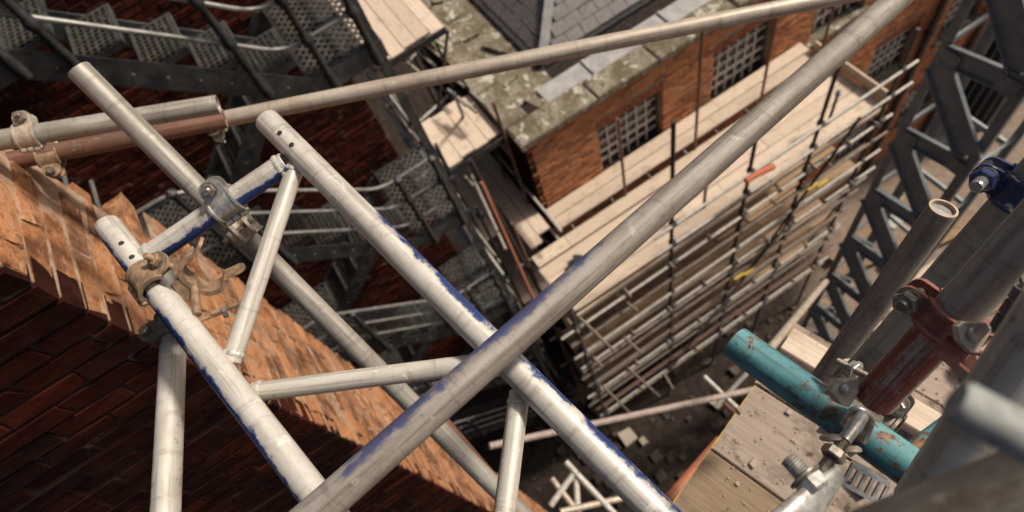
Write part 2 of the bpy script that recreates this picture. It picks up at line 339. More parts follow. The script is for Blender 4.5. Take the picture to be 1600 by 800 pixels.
def wall_patch(parent, O, Ud, Vd, wid, hgt, holes=(), bl=.213, bh=.0635, jt=.0105, mat=None, pieces=None, name='brick', limit=300, thick=.1, proud=.004, sill=None, ulim=None, skip=None, shift=.5, row=None, slopehead=False, phase=0):
    """courses of pieces on the plane O + u*Ud + v*Vd (normal Ud x Vd). holes: (u0,v0,u1,v1)"""
    Ud = Vector(Ud).normalized(); Vd = Vector(Vd).normalized(); N = Ud.cross(Vd); O = Vector(O)
    lst = []; nr = int(hgt/(bh+jt))
    for r in range(nr):
        v0 = r*(bh+jt); v1 = v0+bh; u = -((r+phase) % 2)*shift*(bl+jt) - (U(0, .05) if shift == .5 else 0)
        while u < wid:
            prev_u = u
            e_ = min(u+bl, wid)
            if wid-e_ < .06: e_ = wid; u = wid
            segs = [(max(u if u < wid else e_-bl-.05, 0), e_)] if u < wid else [(max(prev_u, 0), wid)]
            u += bl+jt
            for (a, b, c, d) in holes:
                if v1 <= b+.01 or v0 >= d-.01: continue
                ns = []
                for (s0, s1) in segs:
                    if s1 <= a or s0 >= c: ns.append((s0, s1)); continue
                    if s0 < a: ns.append((s0, a))
                    if s1 > c: ns.append((c, s1))
                segs = ns
            for (s0, s1) in segs:
                if s1-s0 < bh*.4: continue
                c = O+Ud*((s0+s1)/2)+Vd*((v0+v1)/2)
                if not inview(c): continue
                if skip and skip(c): continue
                x, y, d = proj(c); view = (CAMP-c).normalized().dot(N)
                vis = 0 <= x <= 1600 and 0 <= y <= 800
                lst.append((((s1-s0)*abs(view)/(d*d) if vis else -d), c, s1-s0))
    lst.sort(key=lambda q: -q[0])
    R3 = Matrix.Identity(4)
    for i in range(3): R3[i][0] = Ud[i]; R3[i][1] = Vd[i]; R3[i][2] = N[i]
    mb = MB()
    for k, (sc, c, w_) in enumerate(lst):
        me, vs, fs = pieces[random.randrange(len(pieces))]
        pr = random.uniform(-1, 1)*proud
        M = Matrix.Translation(c+N*(pr-thick/2)) @ R3 @ Matrix.Rotation(random.uniform(-.012, .012), 4, 'Z') @ Matrix.Diagonal((w_, bh*random.uniform(.96, 1.0), thick, 1))
        if k < limit: link(name, me, parent, M)
        else: mb.add(vs, fs, False, M)
    if mb.v: mb.build(name+'work' if name == 'brick' else name, None, parent, kind='stuff').data.materials.append(mat)
def slab(parent, O, Ud, Vd, wid, hgt, depth, mat, holes=(), name='mortar_bed', back=.006):
    """mortar slab behind the bricks, with real openings"""
    Ud = Vector(Ud).normalized(); Vd = Vector(Vd).normalized(); N = Ud.cross(Vd); O = Vector(O)-N*back
    us = sorted({0, wid}|{h[0] for h in holes}|{h[2] for h in holes}); vs = sorted({0, hgt}|{h[1] for h in holes}|{h[3] for h in holes})
    mb = MB()
    def inside(u, v): return any(h[0] < u < h[2] and h[1] < v < h[3] for h in holes)
    idx = {}
    def vert(i, j, k):
        if (i, j, k) not in idx: idx[(i, j, k)] = len(mb.v); mb.v.append(tuple(O+Ud*us[i]+Vd*vs[j]-N*(depth*k)))
        return idx[(i, j, k)]
    def cell(i, j): return 0 <= i < len(us)-1 and 0 <= j < len(vs)-1 and not inside((us[i]+us[i+1])/2, (vs[j]+vs[j+1])/2)
    for i in range(len(us)-1):
        for j in range(len(vs)-1):
            if not cell(i, j): continue
            mb.f.append((vert(i, j, 0), vert(i+1, j, 0), vert(i+1, j+1, 0), vert(i, j+1, 0)))
            mb.f.append((vert(i, j, 1), vert(i, j+1, 1), vert(i+1, j+1, 1), vert(i+1, j, 1)))
            for (a, b, p, q) in ((i-1, j, (i, j), (i, j+1)), (i+1, j, (i+1, j+1), (i+1, j)), (i, j-1, (i+1, j), (i, j)), (i, j+1, (i, j+1), (i+1, j+1))):
                if not cell(a, b): mb.f.append((vert(*p, 0), vert(*q, 0), vert(*q, 1), vert(*p, 1)))
    mb.sm = [False]*len(mb.f)
    return mb.build(name, mat, parent)
# ------------------------------------------------------------------ MAIN MILL BUILDING
FX = -5.58; FY = 1.88; RZ = 9.78; G0 = .4
mill = thing('mill_building', 'long orange brick mill with small paned windows, mossy coping and slate roof behind the scaffold', 'building', (FX, FY, G0))
pb = piece_mesh('brick', M_brick)
YE = 14.2
cols = [3.1, 5.35, 7.55, 9.7, 11.85]; rows = [7.83, 4.88, 1.95]
wins = [(y, z, y+1.25, z+1.27) for y in cols for z in rows]
# facade: u = +Y, v = +Z  -> normal +X
holes = [(a-FY, b-G0, c-FY, d-G0) for a, b, c, d in wins]
archholes = [(a-FY-.02, d-G0, c-FY+.02, d-G0+.2) for a, b, c, d in wins]
slab(mill, (FX, FY, G0), (0, 1, 0), (0, 0, 1), YE-FY, RZ-G0, .3, M_mortar, holes)
wall_patch(mill, (FX, FY, G0), (0, 1, 0), (0, 0, 1), YE-FY, RZ-G0, holes+archholes, mat=M_brick, pieces=pb)
# soldier arch over each window
pa = piece_mesh('arch_brick', M_brick_arch)
amb = MB()
for (a, b, c, d) in wins:
    n = 17
    for i in range(n):
        if not inview((FX, a, d)): continue
        y = a+(i+.5)*(c-a)/n
        M = Matrix.Translation(Vector((FX-.045, y, d+.1))) @ Matrix(((0, 0, 1, 0), (1, 0, 0, 0), (0, 1, 0, 0), (0, 0, 0, 1))) @ Matrix.Diagonal(((c-a)/n*.88, .185, .1, 1))
        me, vs, fs = pa[i % 5]
        if b > 7: link('arch_brick', me, mill, M)
        else: amb.add(vs, fs, False, M)
amb.build('window_arch', M_brick_arch, mill, kind='stuff')
# end wall (normal -Y), shade put into its dark brick and mortar: u = +X
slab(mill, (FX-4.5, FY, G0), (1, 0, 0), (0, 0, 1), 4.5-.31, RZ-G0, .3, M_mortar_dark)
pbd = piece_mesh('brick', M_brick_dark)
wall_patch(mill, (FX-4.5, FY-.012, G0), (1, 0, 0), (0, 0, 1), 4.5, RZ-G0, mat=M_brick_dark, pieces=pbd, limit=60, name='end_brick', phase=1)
# windows
pane_me = MB().box((0, 0, 0), (.006, 1, 1)).mesh('pane', M_glass)
for (a, b, c, d) in wins:
    if not any(inview((FX, y, z), 60) for y in (a, c) for z in (b, d)): continue
    x = FX-.17; mb = MB()
    fw = .05
    mb.box((x, (a+c)/2, b+fw/2), (.07, c-a, fw)); mb.box((x, (a+c)/2, d-fw/2), (.07, c-a, fw))
    mb.box((x, a+fw/2, (b+d)/2), (.068, fw, d-b-2*fw)); mb.box((x, c-fw/2, (b+d)/2), (.068, fw, d-b-2*fw))
    wf = mb.build('window', M_reveal, mill)
    nc, nr_ = 6, 5; ia, ic, ib, id_ = a+fw, c-fw, b+fw, d-fw
    for i in range(1, nc):
        y = ia+(ic-ia)*i/nc; MB().box((x+.012, y, (ib+id_)/2), (.04, .025, id_-ib)).build('glazing_bar', M_paint_white, wf)
    for j in range(1, nr_):
        z = ib+(id_-ib)*j/nr_; t_ = .05 if j == 2 else .025
        MB().box((x+.014, (ia+ic)/2, z), (.042, ic-ia, t_)).build('glazing_bar', M_paint_white, wf)
    for i in range(nc):
        for j in range(nr_):
            M = Matrix.Translation(Vector((x-.01+U(-.002, .002), ia+(ic-ia)*(i+.5)/nc, ib+(id_-ib)*(j+.5)/nr_))) @ Matrix.Rotation(U(-.015, .015), 4, 'Z') @ Matrix.Rotation(U(-.015, .015), 4, 'Y') @ Matrix.Diagonal((1, (ic-ia)/nc, (id_-ib)/nr_, 1))
            link('pane', pane_me, wf, M)
    MB().box((FX-.08, (a+c)/2, b-.03), (.32, c-a+.16, .07)).build('sill', M_moss, mill)
# coping stones along the facade and the end
def stone(cx, cy, lx, ly, z, h=.12, par=mill, nm='coping_stone', mat=None):
    mb = MB(); n = 3; j = lambda s: random.uniform(-s, s)
    bot = [(-lx/2, -ly/2), (lx/2, -ly/2), (lx/2, ly/2), (-lx/2, ly/2)]
    vs = [(x, y, 0) for x, y in bot]+[(x+j(.008), y+j(.008), h*.8+j(.006)) for x, y in bot]+[(x*.93+j(.01), y*.95+j(.01), h+j(.01)) for x, y in bot]
    fs = [(3, 2, 1, 0)]
    for i in range(4):
        i2 = (i+1) % 4; fs += [(i, i2, 4+i2, 4+i), (4+i, 4+i2, 8+i2, 8+i)]
    fs.append((8, 9, 10, 11)); mb.add(vs, fs)
    return mb.build(nm, mat or M_moss, par, Matrix.Translation(Vector((cx, cy, z))) @ Matrix.Rotation(j(.01), 4, 'Z'))
y = FY-.08
while y < YE:
    L = U(.9, 1.5); stone(FX-.13, y+L/2, .42, L-.02, RZ+.005); y += L
x = FX-.36
while x > FX-4.4:
    L = U(.7, 1.3); stone(x-L/2, FY+.12, L-.02, .42, RZ+.005); x -= L
# rough inner stones of the broad end parapet
for i in range(6):
    for k in range(1):
        stone(FX-.75-i*.62+U(-.16, .16), FY+.62+U(-.12, .16), U(.2, .55), U(.16, .4), RZ-.125, U(.02, .07), nm='parapet_stone').rotation_euler.z = U(-.5, .5)
MB().box((FX-.62, (FY+.75+YE)/2, RZ-.14), (.5, YE-FY-.75, .06)).build('lead_gutter', M_lead, mill)
for y in np.arange(FY+1.6, YE, 1.45): MB().box((FX-.62, y, RZ-.095), (.48, .05, .035)).build('lead_roll', M_lead, mill)
MB().box((FX-2.7, FY+.62, RZ-.17), (3.8, .9, .06)).build('parapet_bed', M_moss, mill)
# hipped slate roof
EX, EY, EZ = -6.8, 3.0, RZ-.04; pitch = math.radians(33)
cp, sp_ = math.cos(pitch), math.sin(pitch)
ps = piece_mesh('slate', M_slate, .03, .015)
def roof_face(O, Ud, Vd, wid, hgt, clip):
    wall_patch(mill, O, Ud, Vd, wid, hgt, bl=.27, bh=.2, jt=.006, mat=M_slate, pieces=ps, name='slate', limit=150, thick=.02, proud=.009, skip=clip)
# east face (towards +X): u=+Y, v = up-slope (-X)
roof_face((EX, EY-.0, EZ), (0, 1, 0), (-cp, 0, sp_), 10, 3.4, lambda c: (c.y-EY) < (EX-c.x)*1.0+.05)
roof_face((EX-6, EY, EZ), (1, 0, 0), (0, cp, sp_), 6, 3.4, lambda c: (EX-c.x) < (c.y-EY)*1.0+.05)
t = 2.9; ap = (EX-t, EY+t, EZ+t*math.tan(pitch))
mb = MB(); e = .035
mb.add([(EX, EY, EZ-e), (EX, EY+11, EZ-e), (ap[0], EY+11, ap[2]-e), (ap[0], ap[1], ap[2]-e), (EX-6, EY, EZ-e), (EX-6, ap[1], ap[2]-e)], [(0, 1, 2, 3), (0, 3, 5, 4)])
mb.build('roof_underlay', M_black, mill)
MB().bar((EX+.03, EY-.03, EZ+.02), (ap[0], ap[1], ap[2]+.03), .14, .035).build('hip_flashing', M_lead, mill)
MB().box((EX+.06, EY+5.2, EZ-.06), (.07, 10.4, .06)).build('eaves_gutter', M_black, mill)
MB().box((EX-3, EY-.06, EZ-.06), (6.0, .07, .06)).build('eaves_gutter', M_black, mill)
# downpipes
for (y, r_) in ((11.25, .075), (13.35, .06)):
    mb = MB(); mb.tube((FX+.1, y, .4), (FX+.1, y, RZ-.1), r_, 12); dp = mb.build('downpipe', M_black, mill)
    for z in (2, 3.8, 5.6, 7.4, 9.2):
        MB().tube((FX+.1, y, z), (FX+.1, y, z+.09), r_+.018, 12).build('pipe_collar', M_black, dp)
# dark block past the end of the mill
blk = thing('metal_clad_block', 'dark ribbed metal clad block past the far end of the brick mill', 'building', (FX-1, 16, G0))
MB().box((FX-1.2, YE+2.9, 5.6), (4.4, 5, 10.4)).build('wall', M_blackplastic, blk)
for i in range(20): MB().box((FX-3.3+i*.22, YE+.385, 5.6), (.05, .03, 10.2)).build('rib', M_tower, blk)
for i in range(22): MB().box((FX+1.01, YE+.5+i*.22, 5.6), (.03, .05, 10.2)).build('rib', M_tower, blk)
# ------------------------------------------------------------------ NEAR BRICK WALL
nw = thing('brick_wall', 'close brick wall with a dark shaded wide face and a sunlit orange narrow face, lower left', 'wall', (-1.2, -.77, G0))  # wide face: shade painted into its brick and mortar colours
NX, NY, BW = -1.2, -.77, .70; NT_ = 17.6; NB = 7.0
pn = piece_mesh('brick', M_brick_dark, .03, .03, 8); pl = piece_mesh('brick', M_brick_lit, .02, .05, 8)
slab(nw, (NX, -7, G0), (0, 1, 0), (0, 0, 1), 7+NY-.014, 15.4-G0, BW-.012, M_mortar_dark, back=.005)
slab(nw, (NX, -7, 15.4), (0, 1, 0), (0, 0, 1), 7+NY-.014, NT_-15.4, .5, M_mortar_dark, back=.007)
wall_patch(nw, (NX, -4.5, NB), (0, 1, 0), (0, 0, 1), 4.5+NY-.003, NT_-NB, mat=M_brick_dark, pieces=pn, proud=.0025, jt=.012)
mm = MB().box((NX-BW/2-.004, NY-.008, (15.4+G0)/2), (BW-.016, .006, 15.4-G0)).build('mortar_bed', M_mortar_lit, nw)
MB().box((NX-.262, NY-.008, (15.4+NT_)/2), (.5, .006, NT_-15.4)).build('mortar_bed', M_mortar_lit, nw)
# narrow face normal +Y : u = -X
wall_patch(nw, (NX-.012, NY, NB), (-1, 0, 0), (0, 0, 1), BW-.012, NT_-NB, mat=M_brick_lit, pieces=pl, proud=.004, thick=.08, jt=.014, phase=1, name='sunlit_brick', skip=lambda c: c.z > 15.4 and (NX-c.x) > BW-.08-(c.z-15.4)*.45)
# ------------------------------------------------------------------ BACK BUILDING behind the fire escape
bb = thing('brick_building', 'dark red brick building with mossy corner behind the iron fire escape', 'building', (-5.6, .3, G0))
BX, BY = -5.6, .28
slab(bb, (BX, -9, G0), (0, 1, 0), (0, 0, 1), 9+BY, 18-G0, 2.5, M_mortar_dark)
pk = piece_mesh('brick', M_brick_back)
wall_patch(bb, (BX, -7, 3), (0, 1, 0), (0, 0, 1), 7+BY, 14.8, mat=M_brick_back, pieces=pk)
for k in range(0): stone(BX+.05, BY-.32-k*.62, .22, .6, 10.95+k*.0, .05, par=bb, nm='mossy_ledge')
# ------------------------------------------------------------------ FIRE ESCAPE
fe = thing('fire_escape', 'dark iron zigzag fire escape with perforated treads and curved handrails', 'fire escape', (-5.0, 0, G0))
X1, X0 = -4.3, -5.52; XM = (X0+X1)/2; YL, YR = -.1, .57; YH, YHL = -1.5, -2.3
def clipseg(p, d, x0, y0, x1, y1):
    t0, t1 = -9, 9
    for (pp, dd, lo, hi) in ((p[0], d[0], x0, x1), (p[1], d[1], y0, y1)):
        if abs(dd) < 1e-9:
            if pp < lo or pp > hi: return None
            continue
        a, b = (lo-pp)/dd, (hi-pp)/dd
        if a > b: a, b = b, a
        t0, t1 = max(t0, a), min(t1, b)
    return (t0, t1) if t1 > t0+.01 else None
def grating(parent, x0, y0, x1, y1, z, pitch=.062, bw=.022, diag=True):
    mb = MB()
    cx, cy = (x0+x1)/2, (y0+y1)/2; D_ = math.hypot(x1-x0, y1-y0)
    for s_ in (0, 1):
        a = math.radians(45 if s_ else -45) if diag else (0 if s_ else math.pi/2)
        d = (math.cos(a), math.sin(a)); n = (-d[1], d[0]); k = -D_/2
        while k < D_/2:
            p = (cx+n[0]*k, cy+n[1]*k); r_ = clipseg(p, d, x0, y0, x1, y1)
            if r_:
                A = Vector((p[0]+d[0]*r_[0], p[1]+d[1]*r_[0], z+s_*.003)); B = Vector((p[0]+d[0]*r_[1], p[1]+d[1]*r_[1], z+s_*.003))
                mb.bar(A, B, bw, .008)
            k += pitch
    return mb.build('grating', M_grate, parent, kind='stuff')
def landing(x0, y0, x1, y1, z):
    mb = MB(); h = .17; t_ = .012
    mb.box((x1-t_/2, (y0+y1)/2, z-h/2+.02), (t_, y1-y0, h)); mb.box(((x0+x1)/2, y1-t_/2, z-h/2+.02), (x1-x0-2*t_, t_, h))
    mb.box(((x0+x1)/2, y0+t_/2, z-h/2+.02), (x1-x0-2*t_, t_, h)); mb.box((x0+t_/2, (y0+y1)/2, z-h/2+.02), (t_, y1-y0, h))
    mb.box((x1-.04, (y0+y1)/2, z+.012), (.055, y1-y0-.03, .006)); mb.box(((x0+x1)/2, y1-.04, z+.0125), (x1-x0-.16, .055, .006))
    mb.box(((x0+x1)/2, (y0+y1)/2, z-.03), (x1-x0-.03, .05, .05))
    o = mb.build('landing', M_iron, fe)
    grating(o, x0+.02, y0+.02, x1-.02, y1-.02, z)
    return o
def ball_post(x, y, z, h=1.12, par=fe, r_=.03):
    pr = [(.0001, -.16), (.04, -.16), (.04, .0), (r_, .03)]
    for zz in (.37, .74, 1.1): pr += [(r_, zz-.06), (.042, zz-.032), (.05, zz), (.042, zz+.032), (r_, zz+.06)] if zz < 1 else [(r_, zz-.06), (.042, zz-.032), (.05, zz)]
    pr += [(.0001, h+.02)]
    MB().lathe(pr, 10, Matrix.Translation(Vector((x, y, z)))).build('post', M_black, par)
def rail(pts, rad=.1, r_=.019): MB().sweep(roundcorners(pts, rad), r_, 8).build('handrail', M_rail, fe)
def flight(x0, x1, ya, za, yb, zb, n=5):
    """stair from (ya,za) to (yb,zb)"""
    d = Vector((0, yb-ya, zb-za)); nrm = Vector((0, -(zb-za), yb-ya)).normalized()
    if nrm.z < 0: nrm = -nrm
    for x in (x0+.01, x1-.01):
        s_ = MB().bar((x, ya, za-.06), (x, yb, zb-.06), .014, .2, (0, 0, 1)).build('stringer', M_iron, fe)
        for k in range(1, 9):
            p = Vector((x+(.012 if x == x1-.01 else -.012), ya, za-.06))+d*(k/9)
            MB().lathe([(.011, 0), (.009, .006), (.0001, .009)], 8, frame(p, (1 if x == x1-.01 else -1, 0, 0))).build('rivet', M_rail, s_)
    for k in range(n):
        f = (k+.55)/n; y = ya+(yb-ya)*f; z = za+(zb-za)*(k+.9)/n; dy = abs(yb-ya)/n*.5+.015
        mb = MB(); mb.box(((x0+x1)/2, y+dy, z-.015), (x1-x0-.05, .012, .04)); mb.box(((x0+x1)/2, y-dy, z-.015), (x1-x0-.05, .012, .04))
        mb.box((x0+.03, y, z-.015), (.012, dy*2-.014, .04)); mb.box((x1-.03, y, z-.015), (.012, dy*2-.014, .04))
        tr = mb.build('tread', M_iron, fe); grating(tr, x0+.037, y-dy+.007, x1-.037, y+dy-.007, z, .046, .013, False)
L0 = [13.58, 11.0, 8.4, 5.8, 3.2]
for i, z in enumerate(L0):
    zh = z+1.3
    landing(X0, YL, X1, YR, z)
    landing(X0, YHL, X1, YH, zh)
    flight(XM+.06, X1, YL, z, YH, zh)                      # outer lane goes up towards -Y
    flight(X0, XM-.06, YL, z+2.58, YH, zh)                  # inner lane comes back up
    for h in (.37, .74, 1.1):
        rail([(X0+.1, YR-.02, z+h), (X1-.0, YR-.02, z+h), (X1, YL-.02, z+h), (X1, YH+.02, zh+h), (X1, YHL+.02, zh+h), (X0+.1, YHL+.02, zh+h)], .16)
    for (x, y, zz) in ((X1+.004, YR-.1, z), (X1+.004, .07, z), (XM+.06, YR-.02, z), (X1+.004, -.4, z+.28), (X1+.004, -1.24, z+1.02), (X1+.004, YH, zh), (X1+.004, YHL+.1, zh), (XM, YHL+.02, zh)):
        ball_post(x, y, zz)
for (x, y) in ((X1-.05, YR-.06), (X1-.05, YHL+.06)):
    MB().box((x, y, 7.6), (.08, .08, 14.4)).build('column', M_iron, fe)
# ------------------------------------------------------------------ MAIN SCAFFOLD
RT = .02415
sc = thing('scaffold', 'independent tube scaffold with dark standards along the orange brick mill', 'scaffold', (-4.3, 4, G0))
XO, XI = -3.62, -4.97
def tube(par, p, q, name, mat, r_=RT, seg=10): return MB().tube(p, q, r_, seg).build(name, mat, par)
outer = [(1.15, 9.0), (2.96, 11.25), (4.33, 9.6), (5.6, 10.2), (7.1, 9.3)]
inner = [(1.15, 9.2), (3.1, 9.95), (4.52, 10.65), (5.88, 9.95), (7.1, 9.6)]
decks = [8.0, 6.3, 4.6, 2.9]
def coupler_blob(par, p, ax=(0, 1, 0)):
    mb = MB(); p = Vector(p); M = frame(p, ax, (1, 0, 0))
    mb.lathe([(.036, -.045), (.046, -.03), (.046, .03), (.036, .045)], 8, M); mb.box((.04, .01, 0), (.05, .07, .07), M); mb.box((.06, .05, 0), (.014, .09, .014), M)
    mb.lathe([(.034, -.03), (.037, 0), (.034, .03)], 8, M @ Matrix.Rotation(math.pi/2, 4, 'X') @ Matrix.Translation(Vector((.045, 0, 0))))
    return mb.build('coupler', M_black, par)
M_std = mat_tube('black_standard', (.055, .05, .045), (.03, .028, .026), rough=.6, metal=.2)
for (y, zt) in outer:
    s_ = tube(sc, (XO, y, G0), (XO, y, zt+(.5 if y > 3 else 0)), 'standard', M_std, .029)
    for z in decks:
        for dz in (-.09, -.25, .5, 1.05): coupler_blob(s_, (XO, y, z+dz), (0, 0, 1))
for (y, zt) in inner:
    s_ = tube(sc, (XI, y, G0), (XI, y, zt), 'standard', M_brown_tube)
    for z in decks: coupler_blob(s_, (XI, y, z-.09), (0, 0, 1))
M_ledger = mat_tube('dull_ledger_steel', (.27, .22, .175), (.17, .13, .1), rough=.6, metal=.2)
led_m = [M_pale, M_galv, M_galv_pink, M_galv, M_pale, M_orange_tube]
for zi, z in enumerate(decks):
    for dz in (-.12, .5, 1.05):
        if zi == 0 and dz > 0: a = 2.6
        else: a = .95
        mt = M_pale if zi == 0 else random.choice([M_ledger, M_ledger, M_pale, M_brown_tube])
        tube(sc, (XO+.05, a+U(-.1, .1), z+dz), (XO+.05, 7.35+U(-.1, .25), z+dz), 'ledger', mt)
    tube(sc, (XI-.05, .95, z-.12), (XI-.05, 7.3, z-.12), 'ledger', M_galv)
    if zi: tube(sc, (XO+.05, 1.0, z-.3), (XO+.05, 7.3+U(0, .2), z-.3), 'ledger', M_galv_pink)
    if zi: tube(sc, (XO-.1, 1.0, z+.72), (XO-.1, 7.2+U(0, .2), z+.72), 'ledger', M_ledger)
    for y in (1.25, 2.1, 2.9, 3.65, 4.4, 5.05, 5.7, 6.4, 7.0):
        if zi == 0 and y < 2: continue
        tube(sc, (XI-.15, y, z-.07), (XO+.08+U(0, .06), y+U(-.03, .03), z-.07), 'transom', random.choice([M_ledger, M_brown_tube, M_ledger, M_galv]))
# stubs that stick out of the face towards the viewer
for (a, b, z) in (((903, 494), (962, 551), 7.9), ((958, 455), (997, 487), 7.55), ((886, 499), (905, 520), 7.9), ((978, 572), (1031, 620), 4.55), ((939, 600), (987, 648), 4.5), ((1037, 583), (1052, 608), 2.8), ((925, 555), (940, 572), 6.2), ((970, 522), (1004, 553), 6.2)):
    tube(sc, Pz(*a, z), Pz(*b, z), 'stub_tube', M_ledger)
# raking braces
tube(sc, (XO+.09, 4.5, 5.0), (XO+.09, 6.4, 8.6), 'brace', M_std); tube(sc, (XO+.09, 3.0, 2.9), (XO+.09, 5.6, 6.6), 'brace', M_grey)
tube(sc, (XO-.08, 5.7, 2.0), (XO-.08, 7.3, 5.5), 'brace', M_grey)
# short tips with coloured couplers, yellow and orange bits
for (y, zt, mt) in ((3.9, 9.0, M_orange), (6.4, 8.9, M_blueclamp)):
    s_ = tube(sc, (-4.0, y, 8.02), (-4.0, y, zt-.2), 'short_standard', M_std); MB().lathe([(.02, 0), (.045, .01), (.045, .06), (.02, .07)], 8, Matrix.Translation(Vector((-4.0, y, zt-.2)))).build('cap', mt, s_)
for (px, py, x) in ((1270, 292, XO+.12), (1285, 287, XO+.12), (1155, 432, XO+.12), (1170, 425, XO+.12)):
    p = Px(px, py, x); MB().box(p, (.05, .22, .05)).build('yellow_sleeve', M_yellow, sc)
# ------------------------------------------------------------------ boarded decks
def board(par, a, b, wd=.225, th=.04, mat=M_board, name='board', tilt=0, up=(0, 0, 1)):
    a = Vector(a); b = Vector(b); z = (b-a); L = z.length; z /= L; u = Vector(up); u = (u-z*u.dot(z)).normalized(); s_ = u.cross(z)
    M = Matrix.Identity(4); c = (a+b)/2
    for i in range(3): M[i][0] = z[i]; M[i][1] = s_[i]; M[i][2] = u[i]; M[i][3] = c[i]
    e = .004; j = lambda s: random.uniform(-s, s); mb = MB(); pr = [(-wd/2, -th/2), (wd/2, -th/2), (wd/2, th/2-e), (wd/2-e, th/2), (-wd/2+e, th/2), (-wd/2, th/2-e)]
    vs = [(-L/2, y, z_) for y, z_ in pr]+[(0, y+j(.0015), z_) for y, z_ in pr]+[(L/2, y, z_) for y, z_ in pr]; fs = [tuple(range(6))[::-1], tuple(range(12, 18))]
    for k in (0, 6):
        for i in range(6): fs.append((k+i, k+(i+1) % 6, k+6+(i+1) % 6, k+6+i))
    mb.add(vs, fs); return mb.build(name, mat, par, M @ Matrix.Rotation(tilt, 4, 'X'))
ordn = ['topmost', 'second', 'third', 'lowest']
for zi, z in enumerate(decks):
    lab = 'topmost pale boarded deck along the mill wall, a black duct lying on it' if zi == 0 else '%s scaffold deck %s, brown boards in shade behind the ledgers' % (ordn[zi], ['', 'just under the pale top deck', 'between second and lowest decks', 'nearest the dark ground'][zi])
    dk = thing('boarded_deck', lab, 'deck', (-4.3, 4, z), 'decks of the mill scaffold')
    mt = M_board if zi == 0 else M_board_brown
    for k in range(5):
        if zi and (k+zi) % 3 == 1: continue
        x = XI+.12+k*.238+(.02 if k else 0)
        cuts = sorted([1.22+U(-.02, .02), 2.3+U(-.5, 1.2)+(k % 2)*1.4, 5.2+U(-.5, .5)-(k % 2)*.6, 7.3])
        for a, b in zip(cuts, cuts[1:]):
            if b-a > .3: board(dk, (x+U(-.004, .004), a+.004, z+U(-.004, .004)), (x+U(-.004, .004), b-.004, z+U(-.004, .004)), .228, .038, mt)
    for k in range(2):
        x = FX+.13+k*.235
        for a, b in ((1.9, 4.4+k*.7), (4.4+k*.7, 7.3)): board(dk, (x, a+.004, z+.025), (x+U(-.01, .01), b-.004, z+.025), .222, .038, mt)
    if zi == 0:
        board(dk, (-5.3, 7.34, 8.14), (-3.75, 7.34, 8.14), .2, .038, M_board, 'toe_board', up=(0, 1, 0))
        # boards round the corner
        for k in range(2):
            y = 1.43+k*.235
            for a, b in ((-5.1-k*.15, -7.0), (-7.01, -8.9)): board(dk, (a, y, z-.0), (b, y, z), .226, .038, M_board)
        for k in range(2):
            y = .93+k*.24; board(dk, (-5.75-k*.4, y, z-.05), (-8.2, y, z-.05), .222, .038, M_board)
        board(dk, (XO-.075, 1.25, z-.02), (XO-.075, 7.3, z-.02), .1, .03, M_board, 'edge_board', up=(1, 0, 0))
    else:
        board(dk, (XO-.04, 1.1, z+.05), (XO-.04, 7.25, z+.05), .13, .035, M_board, 'toe_board', up=(1, 0, 0))
# black duct pieces on the deck
du = thing('duct', 'two short black plastic channels lying on the pale deck near its left end', 'duct', (-4.4, 1.8, 8.02))
a, b = Pz(907, 397, 8.12), Pz(905, 450, 8.08)
for k, (pa_, pb_) in enumerate((((902, 398), (900, 450)), ((893, 412), (888, 448)))):
    A, B = Pz(*pa_, 8.14-.04*k), Pz(*pb_, 8.1-.04*k); M = frame(A, B-A, (0, 0, 1)); L = (B-A).length; mb = MB(); wd = .13-.03*k
    mb.box((.0, 0, L/2), (.012, wd, L), M); mb.box((-.05, wd/2, L/2), (.1, .012, L-.002), M); mb.box((-.05, -wd/2, L/2), (.1, .012, L-.002), M); mb.build('channel', M_blackplastic, du)
nt_ = thing('net_roll', 'bundle of orange netting hung on the scaffold guard rail', 'netting', tuple(Px(1185, 270, XO+.1)))
mb = MB(); p = [Px(1165, 283, XO+.1), Px(1180, 273, XO+.1), Px(1195, 266, XO+.1), Px(1208, 260, XO+.1)]
mb.sweep(p, .05, 10); mb.build('roll', M_orange, nt_)
# ------------------------------------------------------------------ SIDE SCAFFOLD (left of the mill)
s2 = thing('scaffold', 'crowded tube scaffold with short platforms against the left end of the mill', 'scaffold', (-7, 1.2, G0))
for x in (-5.05, -5.9, -6.6, -7.5, -8.7, -9.7):
    for (y, zt) in ((.78, U(9.4, 10.8)), (1.72, U(8.9, 10.6))):
        if x > -5.5 and y > 1: continue
        st = tube(s2, (x, y, G0), (x+U(-.05, .05), y+U(-.03, .03), zt), 'standard', random.choice([M_std, M_std, M_brown_tube, M_grey_dark]))
        for z in (9.7, 8.8, 7.9, 6.2, 4.5):
            if z < zt: coupler_blob(st, (x, y, z), (0, 0, 1))
for z in (10.05, 9.3, 8.5, 7.85, 6.9, 6.2, 5.2, 4.5, 3.4, 2.8):
    for y in (.73, 1.77):
        if y > 1 and z > 9.8: continue
        tube(s2, (-9.9+U(0, .4), y, z), (-4.85+U(-.15, .1) if z < 9 else -5.8+U(-.2, .1), y+U(-.03, .03), z+U(-.05, .05)), 'ledger', random.choice([M_galv, M_pale, M_grey, M_galv_pink]))
for k, (a, b) in enumerate((((634, 67), (679, 103)), ((651, 60), (692, 92)), ((612, 77), (655, 113)), ((715, 152), (745, 176)), ((700, 140), (728, 165)), ((735, 143), (757, 163)), ((705, 120), (725, 135)), ((690, 40), (706, 60)), ((668, 55), (700, 78)))):
    z = 10.15+.04*(k % 3); tube(s2, Pz(*a, z), Pz(*b, z), 'loose_tube', random.choice([M_pale, M_galv, M_galv_pink]))
